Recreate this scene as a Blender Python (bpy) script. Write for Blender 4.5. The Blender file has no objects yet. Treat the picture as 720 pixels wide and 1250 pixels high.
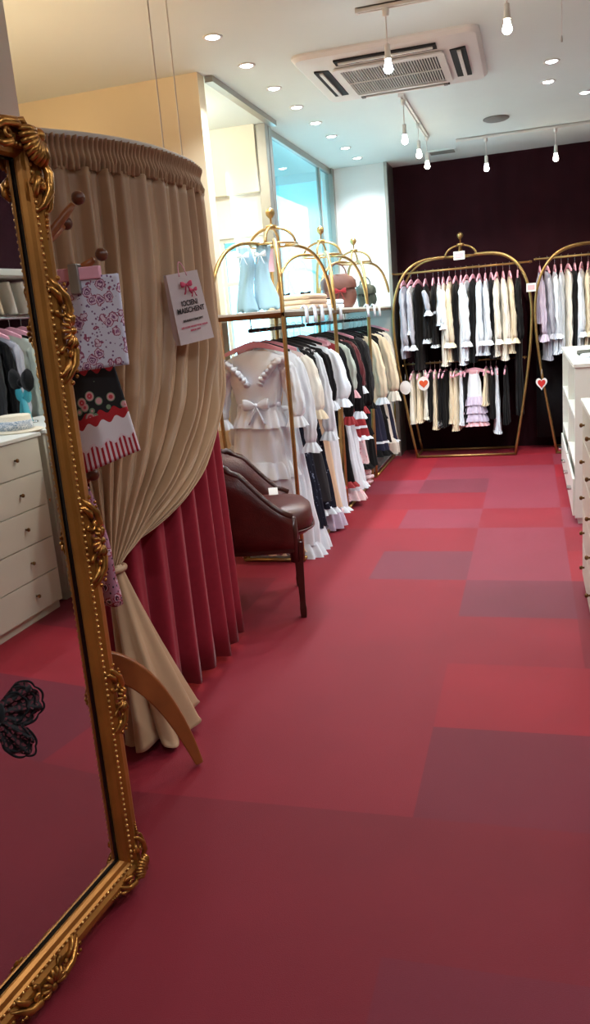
import bpy, math, random
from mathutils import Vector, Matrix, noise
random.seed(7)
PI = math.pi
C = bpy.context.scene.collection
sc = bpy.context.scene

# ------------------------------------------------------------------ materials
def lin(c):
    return tuple(((v/255)/12.92 if v/255 <= .04045 else ((v/255+.055)/1.055)**2.4) for v in c)
def mat(name, col, rough=.6, metal=0., noise=None, bump=0., bscale=200., emis=None, estr=0., sheen=0., spec=None, trans=0., alpha=1., srgb=True):
    m = bpy.data.materials.new(name); m.use_nodes = True
    nt = m.node_tree; b = nt.nodes['Principled BSDF']
    c = lin(col) if srgb else col
    b.inputs['Base Color'].default_value = (*c, 1)
    b.inputs['Roughness'].default_value = rough; b.inputs['Metallic'].default_value = metal
    if spec is not None: b.inputs['Specular IOR Level'].default_value = spec
    if sheen:
        b.inputs['Sheen Weight'].default_value = sheen; b.inputs['Sheen Roughness'].default_value = .4
        b.inputs['Sheen Tint'].default_value = (*[min(1, v*.5+.5) for v in c], 1)
    if trans: b.inputs['Transmission Weight'].default_value = trans
    if alpha < 1: b.inputs['Alpha'].default_value = alpha
    if emis:
        b.inputs['Emission Color'].default_value = (*emis, 1); b.inputs['Emission Strength'].default_value = estr
    tc = nt.nodes.new('ShaderNodeTexCoord')
    if noise:
        sc_, amt = noise
        n = nt.nodes.new('ShaderNodeTexNoise'); n.inputs['Scale'].default_value = sc_; n.inputs['Detail'].default_value = 4
        nt.links.new(tc.outputs['Object'], n.inputs['Vector'])
        r = nt.nodes.new('ShaderNodeValToRGB')
        r.color_ramp.elements[0].position = .3; r.color_ramp.elements[1].position = .7
        r.color_ramp.elements[0].color = (*[v*(1-amt) for v in c], 1); r.color_ramp.elements[1].color = (*[min(1, v*(1+amt)) for v in c], 1)
        nt.links.new(n.outputs['Fac'], r.inputs['Fac']); nt.links.new(r.outputs['Color'], b.inputs['Base Color'])
    if bump:
        n2 = nt.nodes.new('ShaderNodeTexNoise'); n2.inputs['Scale'].default_value = bscale; n2.inputs['Detail'].default_value = 3
        nt.links.new(tc.outputs['Object'], n2.inputs['Vector'])
        bp = nt.nodes.new('ShaderNodeBump'); bp.inputs['Strength'].default_value = bump; bp.inputs['Distance'].default_value = .004
        nt.links.new(n2.outputs['Fac'], bp.inputs['Height']); nt.links.new(bp.outputs['Normal'], b.inputs['Normal'])
    return m
def ramp_mat(name, stops, build, rough=.7, spec=.3):
    """build(nt, texcoord) -> factor socket, coloured through constant / linear stops"""
    m = bpy.data.materials.new(name); m.use_nodes = True; nt = m.node_tree; b = nt.nodes['Principled BSDF']
    b.inputs['Roughness'].default_value = rough; b.inputs['Specular IOR Level'].default_value = spec
    tc = nt.nodes.new('ShaderNodeTexCoord'); fac = build(nt, tc)
    r = nt.nodes.new('ShaderNodeValToRGB'); cr = r.color_ramp
    while len(cr.elements) < len(stops): cr.elements.new(.5)
    for e, (p, c) in zip(cr.elements, stops): e.position = p; e.color = (*lin(c), 1)
    nt.links.new(fac, r.inputs['Fac']); nt.links.new(r.outputs['Color'], b.inputs['Base Color'])
    return m
def voro(scale, feature='F1', out='Distance'):
    def f(nt, tc):
        v = nt.nodes.new('ShaderNodeTexVoronoi'); v.feature = feature; v.inputs['Scale'].default_value = scale
        n = nt.nodes.new('ShaderNodeTexNoise'); n.inputs['Scale'].default_value = scale*1.5
        mx = nt.nodes.new('ShaderNodeMix'); mx.data_type = 'VECTOR'; mx.inputs[0].default_value = .08
        nt.links.new(tc.outputs['Object'], n.inputs['Vector'])
        nt.links.new(tc.outputs['Object'], mx.inputs[4]); nt.links.new(n.outputs['Color'], mx.inputs[5])
        nt.links.new(mx.outputs[1], v.inputs['Vector'])
        return v.outputs[out]
    return f

M = {}
M['ceiling'] = mat('ceiling_paint', (220, 230, 226), .8, noise=(1.5, .02))
M['wall'] = mat('white_wall_paint', (236, 234, 230), .8, noise=(2, .02))
M['cream'] = mat('cream_wall_paint', (236, 222, 190), .8, noise=(2, .03))
M['alcove'] = mat('alcove_wall_paint', (226, 220, 202), .8, noise=(2, .02))
M['maroon'] = mat('maroon_wall_cloth', (44, 15, 22), .9, noise=(6, .15), bump=.3, bscale=60, spec=.15)
M['gold'] = mat('brushed_brass', (176, 142, 88), .38, .85, noise=(20, .12))
M['golddk'] = mat('aged_brass', (118, 86, 48), .4, .8, noise=(14, .2))
M['chrome'] = mat('chrome', (200, 200, 200), .18, 1.)
M['alu'] = mat('brushed_aluminium', (168, 166, 160), .35, .8)
M['white'] = mat('white_lacquer', (226, 228, 220), .35)
M['creamlac'] = mat('cream_lacquer', (208, 206, 190), .4, noise=(3, .02))
M['plastic'] = mat('white_plastic', (226, 224, 218), .5)
M['dark'] = mat('dark_slot', (18, 18, 18), .8)
M['grey'] = mat('grey_grille', (120, 118, 112), .6)
M['filter'] = mat('dark_filter_mesh', (62, 62, 60), .8)
M['wood'] = mat('stained_beech', (150, 84, 40), .4, noise=(9, .2), bump=.1, bscale=40)
M['woodkn'] = mat('dark_turned_wood', (96, 50, 26), .35, noise=(9, .2))
M['mahog'] = mat('mahogany', (62, 26, 18), .28, noise=(12, .3))
M['leather'] = mat('oxblood_leather', (78, 26, 20), .32, noise=(16, .2), bump=.35, bscale=160)
M['black'] = mat('black_cloth', (18, 18, 20), .8, noise=(30, .2), sheen=.15, spec=.2)
M['blackbar'] = mat('black_plastic', (22, 22, 24), .5)
M['charcoal'] = mat('charcoal_cloth', (44, 44, 48), .8, sheen=.2)
M['whitec'] = mat('white_cotton', (232, 240, 248), .75, bump=.25, bscale=90, sheen=.2)
M['offw'] = mat('offwhite_cotton', (236, 232, 220), .75, bump=.25, bscale=90, sheen=.2)
M['ivory'] = mat('ivory_cotton', (230, 216, 188), .75, bump=.25, bscale=90, sheen=.2)
M['greyc'] = mat('pale_grey_cotton', (176, 178, 190), .8, bump=.2, bscale=90, sheen=.2)
M['lilac'] = mat('lilac_cotton', (206, 194, 216), .8, bump=.2, bscale=90, sheen=.2)
M['blush'] = mat('blush_satin', (214, 194, 190), .45, bump=.2, bscale=60)
M['pink'] = mat('pink_cotton', (232, 180, 188), .75, sheen=.2)
M['pinkpl'] = mat('pink_plastic', (236, 170, 186), .4)
M['red'] = mat('crimson_cloth', (150, 22, 32), .65, sheen=.2)
M['darkred'] = mat('wine_velvet', (92, 14, 24), .7, sheen=.5)
M['blue'] = mat('pale_blue_cotton', (160, 196, 214), .75, sheen=.2)
M['navy'] = ramp_mat('navy_toile_print', [(0, (206, 214, 226)), (.12, (112, 126, 150)), (.2, (22, 28, 46)), (1, (14, 18, 32))], voro(22))
M['navypl'] = mat('navy_cloth', (26, 30, 58), .8, sheen=.2)
M['bwprint'] = ramp_mat('black_white_print', [(0, (240, 240, 240)), (.3, (226, 226, 228)), (.42, (26, 26, 28)), (1, (18, 18, 20))], voro(30))
M['pinkprint'] = ramp_mat('pink_floral_print', [(0, (150, 26, 44)), (.16, (214, 96, 110)), (.3, (238, 204, 208)), (1, (240, 226, 226))], voro(26))
M['sage'] = mat('sage_cotton', (186, 196, 184), .8, sheen=.2)
M['peach'] = mat('peach_cotton', (232, 204, 172), .8, sheen=.2)
M['brownlea'] = mat('brown_soft_leather', (104, 62, 50), .5, noise=(10, .25), bump=.5, bscale=30)
M['greenlea'] = mat('dark_green_leather', (46, 54, 44), .5, noise=(10, .2))
M['beige'] = mat('champagne_taffeta', (184, 150, 116), .42, noise=(5, .06), bump=.25, bscale=22, sheen=.15, spec=.5)
M['rose'] = mat('rose_velour', (150, 42, 56), .85, noise=(40, .06), sheen=.35, spec=.15)
M['frame'] = mat('antique_gold_paint', (166, 108, 44), .36, .55, noise=(7, .22), bump=.15, bscale=50)
M['orn'] = mat('antique_gold_relief', (176, 122, 58), .28, .8, noise=(28, .4), bump=.4, bscale=60)
M['bead'] = mat('bright_gold_bead', (226, 178, 104), .3, .8)
M['mirror'] = mat('mirror_silver', (226, 226, 226), .012, 1., srgb=True)
M['bevel'] = mat('dark_bevelled_glass', (24, 18, 14), .12, .3)
M['plate'] = mat('steel_base_plate', (168, 176, 182), .25, .8)
M['glass'] = mat('cyan_glass', (190, 236, 244), .02, trans=1.)
M['paper'] = mat('white_paper', (238, 236, 232), .7)
M['bag'] = mat('pale_pink_bag_paper', (206, 190, 188), .5, noise=(8, .03))
M['ink'] = mat('black_ink', (34, 28, 30), .7)
M['pinkink'] = mat('pink_ink', (206, 70, 104), .7)
M['heart'] = mat('red_heart', (206, 40, 34), .6)
M['orangeheart'] = mat('orange_heart', (216, 84, 40), .6)
M['tealrib'] = mat('teal_ribbon', (60, 158, 172), .5)
M['straw'] = mat('cream_straw', (232, 222, 200), .8, bump=.6, bscale=150)
M['outwall'] = mat('outdoor_concrete', (226, 232, 232), .85, noise=(1, .04))
def emit(name, col, s):
    m = bpy.data.materials.new(name); m.use_nodes = True; nt = m.node_tree
    nt.nodes.remove(nt.nodes['Principled BSDF']); e = nt.nodes.new('ShaderNodeEmission')
    e.inputs[0].default_value = (*col, 1); e.inputs[1].default_value = s
    nt.links.new(e.outputs[0], nt.nodes['Material Output'].inputs[0]); return m
M['bulbw'] = emit('warm_bulb', (1, .86, .66), 40)
M['bulbc'] = emit('cool_bulb', (.75, .9, 1), 40)
M['lens'] = emit('downlight_lens', (.93, .97, 1), 26)
# sheer lace
def lace(name, col, scale=60):
    m = bpy.data.materials.new(name); m.use_nodes = True; nt = m.node_tree; b = nt.nodes['Principled BSDF']
    b.inputs['Base Color'].default_value = (*lin(col), 1); b.inputs['Roughness'].default_value = .8
    tc = nt.nodes.new('ShaderNodeTexCoord'); v = nt.nodes.new('ShaderNodeTexVoronoi'); v.feature = 'DISTANCE_TO_EDGE'
    v.inputs['Scale'].default_value = scale; nt.links.new(tc.outputs['Object'], v.inputs['Vector'])
    lt = nt.nodes.new('ShaderNodeMath'); lt.operation = 'LESS_THAN'; lt.inputs[1].default_value = .12
    nt.links.new(v.outputs['Distance'], lt.inputs[0])
    mx = nt.nodes.new('ShaderNodeMath'); mx.operation = 'MAXIMUM'; mx.inputs[1].default_value = .45
    nt.links.new(lt.outputs[0], mx.inputs[0]); nt.links.new(mx.outputs[0], b.inputs['Alpha']); return m
M['blacklace'] = lace('black_lace', (22, 16, 18), 100)
# printed fabrics with UV
def band_print():
    def f(nt, tc):
        sp = nt.nodes.new('ShaderNodeSeparateXYZ'); nt.links.new(tc.outputs['UV'], sp.inputs[0])
        return sp
    m = bpy.data.materials.new('cupcake_border_print'); m.use_nodes = True; nt = m.node_tree; b = nt.nodes['Principled BSDF']
    b.inputs['Roughness'].default_value = .7
    L = nt.links.new
    tc = nt.nodes.new('ShaderNodeTexCoord'); sp = nt.nodes.new('ShaderNodeSeparateXYZ'); L(tc.outputs['UV'], sp.inputs[0])
    # wobble of band borders
    wv = nt.nodes.new('ShaderNodeMath'); wv.operation = 'MULTIPLY'; wv.inputs[1].default_value = 42; L(sp.outputs['X'], wv.inputs[0])
    sn = nt.nodes.new('ShaderNodeMath'); sn.operation = 'SINE'; L(wv.outputs[0], sn.inputs[0])
    ma = nt.nodes.new('ShaderNodeMath'); ma.operation = 'MULTIPLY_ADD'; ma.inputs[1].default_value = .025; L(sn.outputs[0], ma.inputs[0]); L(sp.outputs['Y'], ma.inputs[2])
    r = nt.nodes.new('ShaderNodeValToRGB'); r.color_ramp.interpolation = 'CONSTANT'; cr = r.color_ramp
    st = [(0, (236, 214, 218)), (.22, (236, 226, 228)), (.42, (176, 26, 36)), (.52, (20, 18, 20)), (.93, (186, 40, 48))]
    while len(cr.elements) < len(st): cr.elements.new(.5)
    for e, (p, c) in zip(cr.elements, st): e.position = p; e.color = (*lin(c), 1)
    L(ma.outputs[0], r.inputs['Fac'])
    # cupcakes in the black band
    v = nt.nodes.new('ShaderNodeTexVoronoi'); v.inputs['Scale'].default_value = 8; L(tc.outputs['UV'], v.inputs['Vector'])
    r2 = nt.nodes.new('ShaderNodeValToRGB'); r2.color_ramp.interpolation = 'CONSTANT'; c2 = r2.color_ramp
    st2 = [(0, (232, 222, 222)), (.12, (196, 60, 70)), (.25, (210, 150, 150)), (.36, (120, 140, 110)), (.42, (0, 0, 0))]
    while len(c2.elements) < len(st2): c2.elements.new(.5)
    for e, (p, c) in zip(c2.elements, st2): e.position = p; e.color = (*lin(c), 1)
    L(v.outputs['Distance'], r2.inputs['Fac'])
    lt = nt.nodes.new('ShaderNodeMath'); lt.operation = 'LESS_THAN'; lt.inputs[1].default_value = .42; L(v.outputs['Distance'], lt.inputs[0])
    g1 = nt.nodes.new('ShaderNodeMath'); g1.operation = 'GREATER_THAN'; g1.inputs[1].default_value = .5; L(sp.outputs['Y'], g1.inputs[0])
    l1 = nt.nodes.new('ShaderNodeMath'); l1.operation = 'LESS_THAN'; l1.inputs[1].default_value = .84; L(sp.outputs['Y'], l1.inputs[0])
    a = nt.nodes.new('ShaderNodeMath'); a.operation = 'MULTIPLY'; L(lt.outputs[0], a.inputs[0]); L(g1.outputs[0], a.inputs[1])
    a2 = nt.nodes.new('ShaderNodeMath'); a2.operation = 'MULTIPLY'; L(a.outputs[0], a2.inputs[0]); L(l1.outputs[0], a2.inputs[1])
    mx = nt.nodes.new('ShaderNodeMix'); mx.data_type = 'RGBA'; L(a2.outputs[0], mx.inputs[0]); L(r.outputs['Color'], mx.inputs[6]); L(r2.outputs['Color'], mx.inputs[7])
    # stripes in the lowest band
    ws = nt.nodes.new('ShaderNodeMath'); ws.operation = 'MULTIPLY'; ws.inputs[1].default_value = 130; L(sp.outputs['X'], ws.inputs[0])
    s2 = nt.nodes.new('ShaderNodeMath'); s2.operation = 'SINE'; L(ws.outputs[0], s2.inputs[0])
    g2 = nt.nodes.new('ShaderNodeMath'); g2.operation = 'GREATER_THAN'; g2.inputs[1].default_value = 0; L(s2.outputs[0], g2.inputs[0])
    l2 = nt.nodes.new('ShaderNodeMath'); l2.operation = 'LESS_THAN'; l2.inputs[1].default_value = .2; L(ma.outputs[0], l2.inputs[0])
    a3 = nt.nodes.new('ShaderNodeMath'); a3.operation = 'MULTIPLY'; L(g2.outputs[0], a3.inputs[0]); L(l2.outputs[0], a3.inputs[1])
    mx2 = nt.nodes.new('ShaderNodeMix'); mx2.data_type = 'RGBA'; L(a3.outputs[0], mx2.inputs[0]); L(mx.outputs[2], mx2.inputs[6]); mx2.inputs[7].default_value = (*lin((176, 26, 44)), 1)
    L(mx2.outputs[2], b.inputs['Base Color']); return m
M['cupcake'] = band_print()
def rose_print(name, base, cols, scale, dist='Object'):
    m = bpy.data.materials.new(name); m.use_nodes = True; nt = m.node_tree; b = nt.nodes['Principled BSDF']; L = nt.links.new
    b.inputs['Roughness'].default_value = .7
    tc = nt.nodes.new('ShaderNodeTexCoord')
    n = nt.nodes.new('ShaderNodeTexNoise'); n.inputs['Scale'].default_value = scale*2.5; L(tc.outputs[dist], n.inputs['Vector'])
    mv = nt.nodes.new('ShaderNodeMix'); mv.data_type = 'VECTOR'; mv.inputs[0].default_value = .5/scale; L(tc.outputs[dist], mv.inputs[4]); L(n.outputs['Color'], mv.inputs[5])
    v = nt.nodes.new('ShaderNodeTexVoronoi'); v.inputs['Scale'].default_value = scale; L(mv.outputs[1], v.inputs['Vector'])
    # petals: rings of the distance
    r = nt.nodes.new('ShaderNodeValToRGB'); cr = r.color_ramp; cr.interpolation = 'CONSTANT'
    st = [(0, cols[0]), (.08, cols[1]), (.14, cols[0]), (.2, cols[2]), (.27, cols[1]), (.36, cols[3]), (.44, base)]
    while len(cr.elements) < len(st): cr.elements.new(.5)
    for e, (p, c) in zip(cr.elements, st): e.position = p; e.color = (*lin(c), 1)
    L(v.outputs['Distance'], r.inputs['Fac'])
    v2 = nt.nodes.new('ShaderNodeTexVoronoi'); v2.inputs['Scale'].default_value = scale*2.7; L(tc.outputs[dist], v2.inputs['Vector'])
    lt = nt.nodes.new('ShaderNodeMath'); lt.operation = 'LESS_THAN'; lt.inputs[1].default_value = .26; L(v2.outputs['Distance'], lt.inputs[0])
    gt = nt.nodes.new('ShaderNodeMath'); gt.operation = 'GREATER_THAN'; gt.inputs[1].default_value = .44; L(v.outputs['Distance'], gt.inputs[0])
    mu = nt.nodes.new('ShaderNodeMath'); mu.operation = 'MULTIPLY'; L(lt.outputs[0], mu.inputs[0]); L(gt.outputs[0], mu.inputs[1])
    mx = nt.nodes.new('ShaderNodeMix'); mx.data_type = 'RGBA'; L(mu.outputs[0], mx.inputs[0]); L(r.outputs['Color'], mx.inputs[6]); mx.inputs[7].default_value = (*lin(cols[4]), 1)
    L(mx.outputs[2], b.inputs['Base Color']); return m
M['roseprint'] = rose_print('rose_bouquet_print', (218, 216, 230), [(110, 52, 92), (224, 202, 216), (164, 110, 150), (150, 74, 104), (126, 92, 130)], 30)
M['scarfprint'] = rose_print('wine_rose_print', (178, 120, 140), [(110, 20, 40), (220, 180, 192), (60, 30, 50), (150, 40, 60), (40, 24, 40)], 26)

# ------------------------------------------------------------------ mesh helpers
class MB:
    def __init__(s): s.v = []; s.f = []; s.uv = None
    def add(s, vs, fs):
        o = len(s.v); s.v += [tuple(p) for p in vs]; s.f += [tuple(i+o for i in f) for f in fs]; return s
    def grid(s, rows, closed=False, cap=False):
        n = len(rows[0]); o = len(s.v)
        for r in rows: s.v += [tuple(p) for p in r]
        for i in range(len(rows)-1):
            for j in range(n if closed else n-1):
                a = o+i*n+j; b = o+i*n+(j+1) % n
                s.f.append((a, b, b+n, a+n))
        if cap:
            s.f.append(tuple(o+j for j in reversed(range(n)))); s.f.append(tuple(o+(len(rows)-1)*n+j for j in range(n)))
        return s
    def box(s, x0, x1, y0, y1, z0, z1):
        v = [(x0,y0,z0),(x1,y0,z0),(x1,y1,z0),(x0,y1,z0),(x0,y0,z1),(x1,y0,z1),(x1,y1,z1),(x0,y1,z1)]
        return s.add(v, [(0,3,2,1),(4,5,6,7),(0,1,5,4),(1,2,6,5),(2,3,7,6),(3,0,4,7)])
    def tube(s, pts, r, seg=8, closed=False, flat=1.):
        pts = [Vector(p) for p in pts]; n = len(pts); rows = []
        rr = r if isinstance(r, (list, tuple)) else [r]*n
        up = None
        for i in range(n):
            if closed: t = pts[(i+1) % n]-pts[i-1]
            else: t = pts[min(i+1, n-1)]-pts[max(i-1, 0)]
            t.normalize()
            if up is None:
                up = Vector((0, 0, 1)) if abs(t.z) < .9 else Vector((1, 0, 0))
            a = (up - t*up.dot(t)); 
            if a.length < 1e-5: a = t.orthogonal()
            a.normalize(); up = a; b = t.cross(a)
            rows.append([pts[i] + (a*math.cos(2*PI*k/seg)*flat + b*math.sin(2*PI*k/seg))*rr[i] for k in range(seg)])
        if closed: rows.append(rows[0]); s.grid(rows, True)
        else: s.grid(rows, True, True)
        return s
    def lathe(s, prof, c=(0,0,0), seg=16, axis='z'):
        rows = []
        for r, z in prof:
            row = []
            for k in range(seg):
                a = 2*PI*k/seg
                p = {'z': (r*math.cos(a), r*math.sin(a), z), 'x': (z, r*math.cos(a), r*math.sin(a)), 'y': (r*math.cos(a), z, r*math.sin(a))}[axis]
                row.append((c[0]+p[0], c[1]+p[1], c[2]+p[2]))
            rows.append(row)
        return s.grid(rows, True, True)
    def ball(s, c, r, seg=10, sc_=(1,1,1), R=None):
        rows = []
        m = seg//2+1
        for i in range(m+1):
            t = PI*(.02+.96*i/m)
            row = []
            for k in range(seg):
                p = Vector((math.sin(t)*math.cos(2*PI*k/seg)*sc_[0], math.sin(t)*math.sin(2*PI*k/seg)*sc_[1], math.cos(t)*sc_[2]))*r
                if R: p = R @ p
                row.append(Vector(c)+p)
            rows.append(row)
        return s.grid(rows, True, True)
    def mesh(s, name, smooth=True):
        me = bpy.data.meshes.new(name); me.from_pydata(s.v, [], s.f); me.update()
        if smooth:
            for p in me.polygons: p.use_smooth = True
        return me
def obj(name, mb, m, parent=None, smooth=True, bevel=0, loc=None, rot=None, solid=0, sharp=None):
    me = mb.mesh(name, smooth) if isinstance(mb, MB) else mb
    o = bpy.data.objects.new(name, me); C.objects.link(o)
    if m is not None and not me.materials: me.materials.append(m)
    if parent: o.parent = parent
    if loc: o.location = loc
    if rot: o.rotation_euler = rot
    if solid:
        md = o.modifiers.new('Solidify', 'SOLIDIFY'); md.thickness = solid; md.offset = 0
    if bevel:
        md = o.modifiers.new('Bevel', 'BEVEL'); md.width = bevel; md.segments = 2; md.limit_method = 'ANGLE'
    return o
def tag(o, label, cat, group=None):
    o['label'] = label; o['category'] = cat
    if group: o['group'] = group
    return o
def thing(name, label, cat, loc=(0,0,0), rz=0, group=None):
    o = bpy.data.objects.new(name, None); C.objects.link(o); o.location = loc; o.rotation_euler = (0, 0, rz)
    o.empty_display_size = .05
    return tag(o, label, cat, group)
def struct(name, mb, m, parent=None, smooth=False, bevel=0):
    o = obj(name, mb, m, parent, smooth, bevel)
    if not parent: o['kind'] = 'structure'
    return o
def copy_thing(root, loc, rz, label, group=None):
    r = root.copy(); C.objects.link(r); r.location = loc; r.rotation_euler = (0, 0, rz); r['label'] = label
    if group: r['group'] = group
    for ch in list(root.children):
        c = ch.copy(); C.objects.link(c); c.parent = r
        for g in list(ch.children):
            d = g.copy(); C.objects.link(d); d.parent = c
    return r
def bez(P, n):
    out = []
    for i in range(n+1):
        t = i/n; q = [Vector(p) for p in P]
        while len(q) > 1: q = [q[k].lerp(q[k+1], t) for k in range(len(q)-1)]
        out.append(q[0])
    return out

# ------------------------------------------------------------------ room
H = 2.86
# carpet tiles: tone differs by tile; lamp sheen is coloured into the far mauve ones
T = .545; X0 = -.35; Y0 = 2.64
fm = MB(); cols = []
shades = {'n': (.235, .012, .024), 'd': (.170, .014, .028), 'b': (.28, .011, .022), 'm': (.23, .030, .052), 'k': (.165, .026, .044), 'g': (.185, .010, .020)}
spec_ = {(0,-1): 'd', (-1,-1): 'n', (-2,-1): 'n', (0,0): 'b', (-1,0): 'n', (1,0): 'b', (1,-1): 'd', (0,1): 'n', (-1,1): 'n', (0,2): 'k', (1,2): 'd', (-1,2): 'n', (-1,3): 'k',
         (0,3): 'm', (-1,4): 'n', (0,4): 'm', (-1,5): 'm', (0,5): 'n', (0,6): 'm', (-1,6): 'n', (0,7): 'm', (-1,7): 'k', (0,8): 'm', (-1,8): 'm', (-2,3): 'n', (-2,4): 'n', (-2,5): 'b'}
rnd = random.Random(3)
for ix in range(-5, 6):
    for iy in range(-9, 12):
        k = spec_.get((ix, iy))
        if k is None: k = 'g' if iy <= -2 and rnd.random() < .75 else ('d' if iy <= -2 else rnd.choice('nnbm' if iy > 2 else 'nng'))
        x = X0+ix*T; y = Y0+iy*T
        fm.add([(x,y,0),(x+T,y,0),(x+T,y+T,0),(x,y+T,0)], [(0,1,2,3)]); cols.append(shades[k])
me = fm.mesh('floor', False)
ca = me.color_attributes.new('tile', 'FLOAT_COLOR', 'CORNER')
for i, c in enumerate(cols):
    for q in range(4): ca.data[i*4+q].color = (*c, 1)
mf = bpy.data.materials.new('carpet_tiles'); mf.use_nodes = True; nt = mf.node_tree; b = nt.nodes['Principled BSDF']; L = nt.links.new
at = nt.nodes.new('ShaderNodeVertexColor'); at.layer_name = 'tile'
tc = nt.nodes.new('ShaderNodeTexCoord'); n1 = nt.nodes.new('ShaderNodeTexNoise'); n1.inputs['Scale'].default_value = 2.2; n1.inputs['Detail'].default_value = 6
L(tc.outputs['Object'], n1.inputs['Vector'])
mr = nt.nodes.new('ShaderNodeMapRange'); mr.inputs[3].default_value = .82; mr.inputs[4].default_value = 1.18; L(n1.outputs['Fac'], mr.inputs[0])
vm = nt.nodes.new('ShaderNodeVectorMath'); vm.operation = 'SCALE'; L(at.outputs['Color'], vm.inputs[0]); L(mr.outputs[0], vm.inputs['Scale'])
L(vm.outputs[0], b.inputs['Base Color'])
b.inputs['Roughness'].default_value = .6; b.inputs['Specular IOR Level'].default_value = .22
b.inputs['Sheen Weight'].default_value = .16; b.inputs['Sheen Roughness'].default_value = .35; b.inputs['Sheen Tint'].default_value = (.8, .45, .6, 1)
n2 = nt.nodes.new('ShaderNodeTexNoise'); n2.inputs['Scale'].default_value = 420; L(tc.outputs['Object'], n2.inputs['Vector'])
bp = nt.nodes.new('ShaderNodeBump'); bp.inputs['Strength'].default_value = .5; bp.inputs['Distance'].default_value = .003; L(n2.outputs['Fac'], bp.inputs['Height']); L(bp.outputs['Normal'], b.inputs['Normal'])
struct('floor', me, mf)
struct('ceiling', MB().box(-3.1, 2.3, -2.2, 8.8, H, H+.1), M['ceiling'])
# back wall with shallow vertical cloth panels
wb = MB(); rows = [[], []]
for i in range(361):
    x = -1.31+3.6*i/360; y = 8.62 + .003*math.sin(i*.35)
    rows[0].append((x, y, 0)); rows[1].append((x, y, H))
wb.grid(rows); wb.box(-1.31, 2.3, 8.66, 8.76, 0, H)
struct('wall_back', wb, M['maroon'])
struct('wall_back_left', MB().box(-1.95, -1.32, 8.27, 8.76, 0, H), M['wall'])
struct('trim_1', MB().box(-1.325, -1.295, 8.24, 8.62, 0, H), M['alu'])
struct('wall_right', MB().box(2.2, 2.3, -2.2, 8.8, 0, H), M['maroon'])
struct('wall_front', MB().box(-3.1, 2.3, -2.3, -2.2, 0, H), M['wall'])
struct('wall_left', MB().box(-3.2, -3.1, -2.3, 6.2, 0, H), M['cream'])
struct('wall_booth', MB().box(-3.1, -1.785, 4.70, 4.80, 0, H), M['cream'])
struct('wall_pillar', MB().box(-2.0, -1.62, 2.2, 2.58, 0, H), M['wall'], bevel=.004)
# alcove behind the booth wall
aw = MB(); aw.box(-3.1, -1.9, 6.10, 6.2, 2.1, 2.40); aw.box(-3.1, -1.9, 6.1, 6.2, 0, .95); aw.box(-3.1, -2.62, 6.1, 6.2, .95, 2.1)
struct('wall_alcove', aw, M['wall'])
struct('wall_alcove_upper', MB().box(-3.1, -1.9, 6.04, 6.2, 2.40, H), M['alcove'])
w2 = thing('window_2', '', ''); del w2['label'], w2['category']; w2['kind'] = 'structure'
fr = MB()
for x in (-2.62, -2.27, -1.93): fr.box(x, x+.03, 6.11, 6.15, .95, 2.1)
for z in (.95, 1.75, 2.07): fr.box(-2.62, -1.9, 6.112, 6.148, z, z+.03)
obj('window_frame', fr, M['white'], w2, False)
obj('pane', MB().box(-2.61, -1.91, 6.128, 6.134, .96, 2.09), M['glass'], w2, False)
# big side window
w1 = thing('window_1', '', ''); del w1['label'], w1['category']; w1['kind'] = 'structure'
wf = MB(); XW = -1.84
for y, d in ((6.06, .07), (6.15, .07), (8.2, .07)): wf.box(XW-.06, XW+.02, y, y+d, 0, H)
wf.box(XW-.05, XW+.0, 6.1, 8.25, H-.05, H)
wf.box(XW-.05, XW+.0, 6.1, 8.25, .12, .2)
wf.box(XW-.05, XW-.01, 7.78, 7.82, 0, H)
obj('window_frame', wf, M['alu'], w1, False, .003)
obj('pane', MB().box(XW-.03, XW-.02, 6.2, 8.2, .2, H-.05), M['glass'], w1, False)
struct('wall_left_low', MB().box(-1.95, -1.9, 6.1, 8.27, 0, .15), M['wall'])
# ceiling rail across the alcove mouth
struct('trim_2', MB().box(-1.78, -1.73, 4.80, 6.06, H-.035, H-.001), M['alu'])
# outside, across the lane
ob = thing('building', 'pale neighbouring building seen through the big side window', 'building', (-5.2, 8, 0))
obj('wall', MB().box(-.3, 0, -6, 6, 0, 7), M['outwall'], ob, False)
obj('pilaster', MB().box(0, .3, -.1, .9, 0, 7), M['white'], ob, False)
g = MB()
for y in (1.6, 3.2): g.box(0, .02, y, y+1.0, 1.2, 2.6)
obj('window', g, M['alu'], ob, False)
tag(obj('pavement', MB().box(-9, -3.3, -2, 16, -.12, -.02), M['outwall'], None, False), 'pale pavement outside the shop beyond the side window', 'pavement')

# ------------------------------------------------------------------ ceiling fittings
def light(name, kind, loc, e, col, **k):
    d = bpy.data.lights.new(name, kind); d.energy = e; d.color = col
    for a, v in k.items(): setattr(d, a, v)
    o = bpy.data.objects.new(name, d); C.objects.link(o); o.location = loc; return o
COOL = (.86, .94, 1.0); WARM = (1, .82, .6)
def downlight(loc, label, group, e=36, col=COOL, ss=2.3, first=[None]):
    if first[0] is None:
        t = thing('ceiling_downlight', label, 'ceiling light', loc, 0, group)
        obj('trim_ring', MB().lathe([(.034, -.002), (.046, -.008), (.05, -.004), (.05, 0), (.034, 0)], seg=24), M['plastic'], t)
        obj('lens', MB().lathe([(.033, -.001), (.033, -.004), (.02, -.009), (.004, -.011)], seg=20), M['lens'], t)
        first[0] = t
    else: t = copy_thing(first[0], loc, 0, label, group)
    light('downlight_lamp', 'SPOT', (loc[0], loc[1], loc[2]-.03), e, col, spot_size=ss, spot_blend=.8, shadow_soft_size=.04)
    return t
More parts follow.
